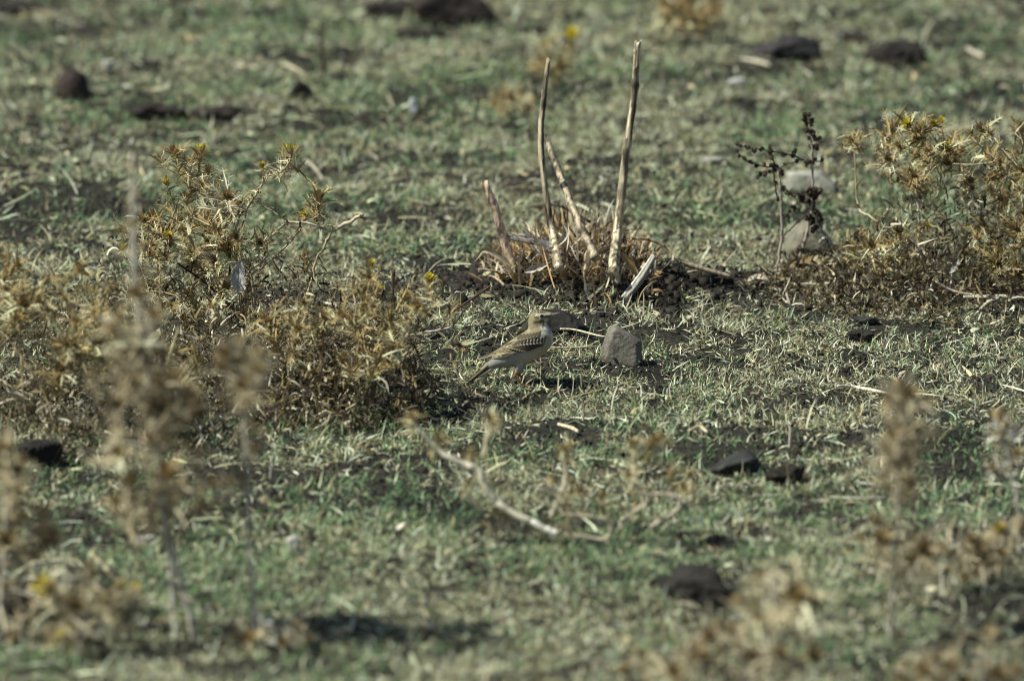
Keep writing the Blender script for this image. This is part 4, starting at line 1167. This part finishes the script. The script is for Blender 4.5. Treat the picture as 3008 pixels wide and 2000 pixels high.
column("blurred brown thistle stalk at the right third", (2615, 1890), row_Y(1890),
       [(2615, 1890), (2622, 1760), (2632, 1600), (2640, 1450), (2650, 1300), (2645, 1160)], [14, 13, 12, 11, 9, 7],
       [(2640, 1150, 1.3, 0), (2670, 1160, 1.1, 0)], [(2645, 1220, 55, 80, 15, 1.2), (2645, 1380, 45, 90, 13, 1.1), (2600, 1620, 120, 100, 16, 1.2)], 23, .05)
column("rusty blurred stalk cut by the left edge", (5, 1830), row_Y(1830),
       [(0, 1830), (10, 1650), (20, 1450), (18, 1300)], [12, 11, 10, 7], [(18, 1285, 1.2, 0)], [(20, 1350, 40, 90, 12, 1.2), (40, 1560, 80, 90, 16, 1.25)], 24, .08)
column("pale feathery tuft with a white crown at the right edge", (2990, 1640), row_Y(1640),
       [(3000, 1640), (2985, 1450), (2950, 1300), (2935, 1260)], [12, 12, 11, 8], [(2935, 1240, 1.3, 0), (2950, 1250, 1.2, 0)], [(2960, 1330, 40, 60, 5, .9)], 25, .95, cols=[(.58, .55, .48), (.5, .46, .38)])
column("very blurred pale bush rising from the bottom edge right of the big clod", (2260, 2090), row_Y(2090),
       [(2260, 2090), (2265, 1950), (2275, 1800), (2270, 1700)], [14, 13, 12, 9], [(2270, 1690, 1.4, 0)], [(2270, 1760, 90, 70, 16, 1.5), (2230, 1900, 160, 90, 16, 1.5)], 26, .7, cols=[(.50, .44, .30), (.44, .38, .25)])
column("low blurred thistle with tiny yellow flowers in the lower left corner", (230, 1930), row_Y(1950),
       [(230, 1940), (240, 1850), (200, 1760)], [12, 11, 8], [(150, 1745, 1.1, 1.5), (212, 1885, 1.1, 1.8), (350, 1735, 1, 1.1), (390, 1742, 1, 1.6), (270, 1700, 1.1, 0)],
       [(180, 1720, 150, 80, 14, 1.2), (120, 1880, 120, 80, 8, 1.2)], 27, .2)
column("blurred heap of pale spiny leaves at the lower right edge", (2900, 1720), row_Y(1720),
       [(2900, 1720), (2905, 1660), (2910, 1600)], [12, 11, 8], [(2905, 1640, 1.5, 0), (2880, 1650, 1.4, 0), (2940, 1560, 1.2, .8), (2990, 1560, 1.3, 0)],
       [(2900, 1650, 110, 60, 12, 1.3)], 28, .5)
column("blurred ochre bush filling the lower right corner", (2880, 2060), row_Y(2060),
       [(2880, 2060), (2890, 1960), (2900, 1880)], [12, 11, 8], [], [(2880, 1940, 150, 70, 14, 1.4), (2700, 1980, 120, 50, 8, 1.3)], 29, .2)
column("blurred straw bush at the bottom edge right of centre", (1980, 2080), row_Y(2080),
       [(1980, 2080), (1985, 1990), (1975, 1920)], [12, 11, 8], [], [(1980, 1960, 130, 60, 12, 1.3)], 30, .3)
column("pale stalk base with crumpled white leaves behind the slim left stalk", (800, 1900), row_Y(1870),
       [(800, 1880), (790, 1850), (770, 1830)], [12, 12, 9], [], [(800, 1880, 90, 45, 10, 1.2)], 31, .95, cols=[(.50, .50, .48), (.42, .41, .37)])

# small plants in the far pasture
thistle("thistle", "far blurred thistle carrying one bright yellow flower behind the stalks", (1640, 260), row_Y(262),
        stems=[([(1640, 262), (1655, 200), (1675, 130)], [8, 7, 6]), ([(1640, 262), (1620, 200), (1600, 150)], [8, 7, 5])],
        heads=[(1678, 135, 1.0, 2.6), (1600, 130, 1.0, .8), (1620, 120, 1, 1), (1650, 180, 1.1, 0), (1570, 195, 1, 0), (1590, 180, 1, 0), (1640, 195, 1, 0)], areas=[(1610, 190, 70, 20, 5, 1)],
        seed=41, group="far thistles", cols=BR)
thistle("thistle", "far dull yellow thistle lying left of the looped twig", (1480, 320), row_Y(325),
        stems=[([(1520, 322), (1480, 290), (1440, 292)], [7, 6, 5]), ([(1440, 292), (1400, 295)], [5, 4], (.05, .04, .03))],
        heads=[(1480, 288, 1.1, .7), (1500, 290, 1.1, 0), (1462, 305, .8, .8), (1520, 310, 1, 0), (1560, 340, 1, 0)], areas=[(1540, 325, 90, 20, 5, 1)], darktw=[([(1390, 290), (1430, 290), (1470, 296)], [8, 10, 9])],
        seed=42, group="far thistles", cols=BR)
thistle("thistle", "rusty far thistle at the top edge right of the tall stalks", (2020, 110), row_Y(112),
        stems=[([(2020, 112), (2030, 60), (2040, 10)], [8, 7, 6])], heads=[], areas=[(2030, 40, 90, 45, 24, 1.25)], seed=43, group="far thistles", cols=[(.40, .26, .12), (.34, .22, .1)])

# ------------------------------------------------------------------ the bird
BY = gp(1545, 1134).y
BM = pxs(BY) / 5.6                       # metres per crop pixel


def bxz(cx, cy):
    """crop pixel -> local x, z of the bird (origin under its feet)"""
    return (cx - 1260) * BM, (1405 - cy) * BM


SP = [(560, 1135, 40, .8), (680, 1065, 82, .85), (820, 990, 128, .9), (980, 925, 182, .92), (1140, 850, 232, .92), (1290, 764, 242, .92), (1410, 692, 246, .9), (1475, 610, 232, .9),
      (1470, 510, 180, .92), (1450, 430, 152, .95), (1440, 360, 146, .95), (1452, 305, 144, .92), (1490, 275, 122, .9), (1560, 262, 92, .85), (1625, 248, 62, .85), (1680, 226, 34, .9)]
S = spline(np.array(SP, float), 8)
bm_ = MB()
Dg, Qg = sphere_grid(8)
# extra volumes: fluffed breast, thigh feathers
EX = [(1560, 640, 150, .8), (1600, 600, 110, .7), (1150, 1040, 75, .6), (1130, 1110, 58, .5), (1105, 1175, 40, .45), (1085, 1210, 26, .4)]
for (cx, cy, r, dz) in list(map(tuple, S)) + EX:
    x0, z0 = bxz(cx, cy); R = r * BM
    yo = -.010 if (cx, cy, r, dz) in EX[2:] else 0
    bm_.add(Dg * np.array([R, R * dz, R]) + np.array([x0, yo, z0]), Qg, (.3, .3, .3))
for (cx, cy, r, dz) in EX[2:]:                                   # the far thigh
    x0, z0 = bxz(cx + 70, cy + 5); R = r * BM
    bm_.add(Dg * np.array([R, R * dz, R]) + np.array([x0, .012, z0]), Qg, (.3, .3, .3))
tmp = bm_.build("bird_raw", M_feather)
md = tmp.modifiers.new("r", 'REMESH'); md.mode = 'VOXEL'; md.voxel_size = .0011; md.use_smooth_shade = True
ms = tmp.modifiers.new("s", 'SMOOTH'); ms.factor = .5; ms.iterations = 7
dg = bpy.context.evaluated_depsgraph_get(); dg.update()
ev = tmp.evaluated_get(dg); me = ev.to_mesh()
nv = len(me.vertices); V = np.empty(nv * 3, np.float32); me.vertices.foreach_get("co", V); V = V.reshape(-1, 3).astype(float)
Qf = [tuple(p_.vertices) if len(p_.vertices) == 4 else (p_.vertices[0], p_.vertices[1], p_.vertices[2], p_.vertices[2]) for p_ in me.polygons]
ev.to_mesh_clear(); rawm = tmp.data; bpy.data.objects.remove(tmp); bpy.data.meshes.remove(rawm)
cx = V[:, 0] / BM + 1260; cy = 1405 - V[:, 2] / BM


def mixc(C, col, k):
    k = np.clip(k, 0, 1)[:, None]
    return C * (1 - k) + np.array(col)[None] * k


def seg_d(ax, ay, bx, by):
    t = (((cx - ax) * (bx - ax) + (cy - ay) * (by - ay)) / ((bx - ax) ** 2 + (by - ay) ** 2)).clip(0, 1)
    return np.hypot(cx - ax - t * (bx - ax), cy - ay - t * (by - ay))


def sm_(d, r0, r1):
    return np.clip((r1 - d) / (r1 - r0), 0, 1)


OL = (.20, .172, .105); BU = (.345, .335, .295); WH = (.60, .57, .46); DKB = (.055, .043, .028); OC = (.42, .30, .12)
C = np.tile(np.array(BU), (nv, 1))
# upper side olive brown, underside buff
line = seg_d(560, 1100, 1300, 560)
C = mixc(C, OL, sm_(cy - np.interp(cx, [500, 900, 1240, 1500, 1700], [1120, 800, 600, 480, 200]), -20, 60))
head = sm_(np.hypot(cx - 1480, cy - 290), 150, 200)
C = mixc(C, (.215, .182, .108), head)
C = mixc(C, (.35, .30, .19), sm_(np.hypot(cx - 1390, cy - 440), 90, 170) * .7)
C = mixc(C, WH, sm_(np.hypot((cx - 1550) * .9, cy - 400), 40, 80))                       # throat
C = mixc(C, (.52, .46, .30), sm_(seg_d(1600, 300, 1500, 360), 18, 40))
C = mixc(C, (.50, .48, .42), sm_(np.hypot((cx - 1380) * .6, cy - 900), 60, 200) * .6)
C = mixc(C, (.46, .37, .20), sm_(seg_d(1200, 960, 1420, 880), 20, 90) * .5)               # buff flank
C = mixc(C, OC, sm_(seg_d(1500, 860, 1590, 760), 12, 60) * .6)
C = mixc(C, OC, sm_(seg_d(1630, 560, 1680, 620), 14, 45) * .7)
C = mixc(C, WH, sm_(seg_d(1520, 500, 1690, 560), 8, 32) * .8)
C = mixc(C, WH, sm_(seg_d(1690, 590, 1700, 720), 8, 26) * .8)
C = mixc(C, (.56, .52, .39), sm_(seg_d(1430, 214, 1640, 216), 10, 24) * .9)               # eyebrow
C = mixc(C, (.52, .46, .28), sm_(seg_d(1380, 270, 1450, 218), 8, 20) * .6)
C = mixc(C, (.05, .038, .02), sm_(seg_d(1400, 262, 1650, 242), 9, 22) * .9)               # lore
C = mixc(C, (.08, .06, .03), sm_(seg_d(1400, 338, 1540, 320), 14, 32) * .95)             # cheek edge
C = mixc(C, (.17, .125, .06), sm_(seg_d(1400, 250, 1480, 250), 5, 20) * .6)
C = mixc(C, (.36, .29, .16), sm_(np.hypot(cx - 1470, cy - 290), 14, 34) * .6)
C = mixc(C, (.15, .11, .07), sm_(seg_d(1555, 345, 1535, 420), 8, 20) * .85)                # malar stripe
C = mixc(C, (.62, .59, .48), sm_(np.abs(np.hypot(cx - 1520, cy - 240) - 38), 3, 11) * .65)      # eye ring
C = mixc(C, (.07, .055, .03), (noise2(cx / 14, (cy + cx * .3) / 40, 3) > .56) * sm_(cy - 195, -15, 10) * head * .85)
C = mixc(C, (.20, .16, .09), (noise2((cx + cy) / 30, (cy - cx) / 70, 9) > .66) * sm_(np.hypot(cx - 1320, cy - 520), 120, 220) * .6)
C = mixc(C, (.20, .15, .09), sm_(seg_d(1590, 560, 1530, 720), 10, 26) * .95)              # shade in the gap by the wing bend, painted dark
C = mixc(C, DKB, sm_(seg_d(1585, 570, 1515, 730), 4, 14))
C = C * (1 + .10 * (noise2(cx / 9, cy / 16, 4) - .5))[:, None]
bird = tag(empty("bird", (0, 0, 0)), "small streaked brown and buff bird standing in profile facing right", "bird")
bx_, _, _ = pt(1320 + 1260 / 5.6, 1130, BY)
bz_ = pt(1545, 880 + 1405 / 5.6, BY).z; print('bird z', bz_, gz(bx_, BY))
bird.location = (bx_, BY, bz_)
mb = MB(); mb.add(V, Qf, C)


def bt(lst, y0, y1, rr, col, sides=8):
    n_ = len(lst); P = [(bxz(a, b)[0], y0 + (y1 - y0) * i / (n_ - 1), bxz(a, b)[1]) for i, (a, b) in enumerate(lst)]
    tube(mb, spline(np.array(P), 5), np.array(rr) * BM, col, sides, .05, .05)


OR_ = (.30, .13, .055)
for (dx, dy, y) in [(0, 0, -.011), (62, 18, .013)]:
    bt([(1100 + dx, 1165), (1078 + dx, 1228 + dy), (1110 + dx, 1262 + dy), (1180 + dx, 1335 + dy), (1255 + dx, 1405 + dy)], y, y, [24, 22, 16, 13, 15], OR_)
    for (tx, ty, yy) in [(1360, 1420, -.008), (1375, 1412, .001), (1350, 1424, .009), (1190, 1425, 0)]:
        bt([(1255 + dx, 1405 + dy), ((1255 + tx) / 2 + dx, 1395 + dy), (tx + dx, ty + dy)], y, y + yy, [12, 10, 5], (.34, .15, .06), 6)
body = mb.build("body", M_feather, bird)

# bill, eye
mb = MB()
bt([(1665, 232), (1720, 222), (1775, 208), (1822, 196)], 0, 0, [30, 23, 15, 4], (.46, .32, .24), 10)
Vb = mb.V[0]; up_ = Vb[:, 2] > np.interp(Vb[:, 0], [bxz(1665, 0)[0], bxz(1822, 0)[0]], [bxz(0, 226)[1], bxz(0, 194)[1]])
mb.C[0][up_] = np.array([.13, .10, .085])
mb.build("bill", M_stem, bird)
def half(cx_, cy_):
    """half width of the body (crop px) at a side-view position"""
    d2 = (S[:, 0] - cx_) ** 2 + (S[:, 1] - cy_) ** 2
    q_ = S[:, 2] ** 2 - d2
    v_ = np.sqrt(np.clip(q_, 0, None)) * S[:, 3]
    return max(v_.max(), 14 + max(0, (cx_ - 480)) * .035)


De, Qe = sphere_grid(8)
for sg in (-1, 1):
    mb = MB(); ex, ez = bxz(1520, 240); mb.add(De * 35 * BM * np.array([1, .7, 1]) + np.array([ex, sg * (half(1520, 240) - 6) * BM, ez]), Qe, (.006, .005, .004))
    mb.build("eye", M_eye, bird)


def feather(mb, a, b, w_, col, edge, lay, sg, n_=9, k_=7, tipw=.35, edgew=.28, bow=0.0, flat=None):
    a = np.array(a, float); b = np.array(b, float); d = b - a; L_ = np.linalg.norm(d); d /= L_; nrm = np.array([-d[1], d[0]])
    V_, C_ = [], []
    for i in range(n_):
        t = i / (n_ - 1)
        ww = w_ * .5 * ((1 - max(0, (t - .6) / .4) ** 2 * (1 - tipw)) * min(1, .35 + t * 3) if t < .999 else tipw * .6)
        for j in range(k_):
            s = -1 + 2 * j / (k_ - 1)
            q_ = a + d * L_ * t + nrm * (s * ww + bow * math.sin(math.pi * t))
            hx = half(*q_) if flat is None else flat
            X, Z = bxz(*q_)
            V_.append((X, sg * (hx * BM + lay + .0006 * (1 - s * s)), Z))
            e_ = max(abs(s) - (1 - edgew), 0) / edgew; e_ = max(e_, max(0, (t - .86) / .14))
            C_.append(np.array(col) * (1 - min(1, e_ * 1.3)) + np.array(edge) * min(1, e_ * 1.3))
    i = np.arange(n_ - 1)[:, None] * k_; j = np.arange(k_ - 1)[None]
    mb.add(V_, np.stack([i + j, i + j + 1, i + k_ + j + 1, i + k_ + j], -1).reshape(-1, 4), C_)


rs = np.random.RandomState(3)
for sg in (-1, 1):
    mb = MB()
    DB = (.060, .045, .028); ED = (.42, .37, .25); WE = (.60, .57, .47)
    for i in range(6):                                                       # primaries and secondaries
        a = (1380 - i * 60, 700 + i * 18); b = (470 + i * 72, 982 - i * 14 - (i == 5) * 10)
        feather(mb, a, b, 88, (.055, .042, .028), (.40, .35, .24), .0006 + .0003 * i, sg, 14, 7, .25, .22, bow=8)
    feather(mb, (1300, 770), (560, 950), 42, (.28, .235, .14), (.42, .37, .25), .0022, sg, 12, 7, .2, .3, bow=14)
    for i in range(4):                                                       # tertials
        a = (1320 - i * 50, 660 - i * 8); b = (720 + i * 55, 860 - i * 34)
        feather(mb, a, b, 80, (.10, .075, .04), ED, .0026 + .0004 * i, sg, 12, 7, .4, .3, bow=4)
    for i in range(8):                                                       # greater coverts
        t = i / 7; a = (1545 - t * 250, 680 - t * 20); b = (1225 - t * 290, 800 - t * 60)
        feather(mb, a, b, 50, DB, (.50, .43, .28), .0042 + .0003 * i, sg, 10, 7, .5, .36)
    for i in range(9):                                                       # lesser coverts and scapulars
        t = i / 8; a = (1500 - t * 230, 520 + t * 50); b = (1330 - t * 320, 612 + t * 112)
        feather(mb, a, b, 74, (.080, .062, .038), (.30, .262, .175), .0056 + .0002 * i, sg, 9, 7, .6, .4)
    for i in range(8):                                                       # median coverts: dark spots edged white
        t = i / 7; a = (1535 - t * 375, 560 + t * 62); b = (1508 - t * 385, 655 + t * 42)
        feather(mb, a, b, 66, (.030, .020, .015), (.70, .68, .60), .0076 - .0001 * i, sg, 9, 9, .75, .34)
    for i in range(7):
        t = i / 6; a = (1500 - t * 300, 455 + t * 80); b = (1440 - t * 330, 548 + t * 68)
        feather(mb, a, b, 64, (.085, .068, .042), (.29, .255, .17), .0090, sg, 8, 7, .7, .4)
    mb.build("wing", M_feather, bird)
mb = MB()
for i in range(7):
    yk = (i - 3) * 9
    a = (680, 1030 + abs(i - 3) * 5); b = (258 + abs(i - 3) * 8, 1388 + abs(i - 3) * 10)
    P = [np.array(a), np.array(b)]
    d = (P[1] - P[0]) / np.linalg.norm(P[1] - P[0]); nrm = np.array([-d[1], d[0]])
    V_, C_ = [], []
    for t in np.linspace(0, 1, 9):
        for j, s in enumerate(np.linspace(-1, 1, 5)):
            q_ = P[0] + (P[1] - P[0]) * t + nrm * (3 * (1 - s * s)) + nrm * (abs(i - 3) * 3)
            X, Z = bxz(*q_)
            ww = 22 * (1 - max(0, t - .9) * 6)
            V_.append((X, (yk * (1 + .4 * t) + s * ww) * BM, Z))
            C_.append(np.array([.06, .045, .03]) if abs(s) < .8 else np.array([.34, .28, .16]))
    ii_ = np.arange(8)[:, None] * 5; jj_ = np.arange(4)[None]
    mb.add(V_, np.stack([ii_ + jj_, ii_ + jj_ + 1, ii_ + 6 + jj_, ii_ + 5 + jj_], -1).reshape(-1, 4), C_)
for (a, b, w_, c_, l_) in [((700, 1010), (262, 1380), 34, (.24, .20, .12), .0045), ((720, 1060), (250, 1408), 34, (.022, .018, .014), .0042), ((760, 1090), (420, 1280), 60, (.44, .40, .30), .0040)]:
    for sg in (-1, 1):
        feather(mb, a, b, w_, c_, tuple(np.array(c_) * 1.15), 0, sg, 10, 5, .2, .2, flat=l_ / BM)
mb.build("tail", M_feather, bird)
print("objects", len(SC.objects))
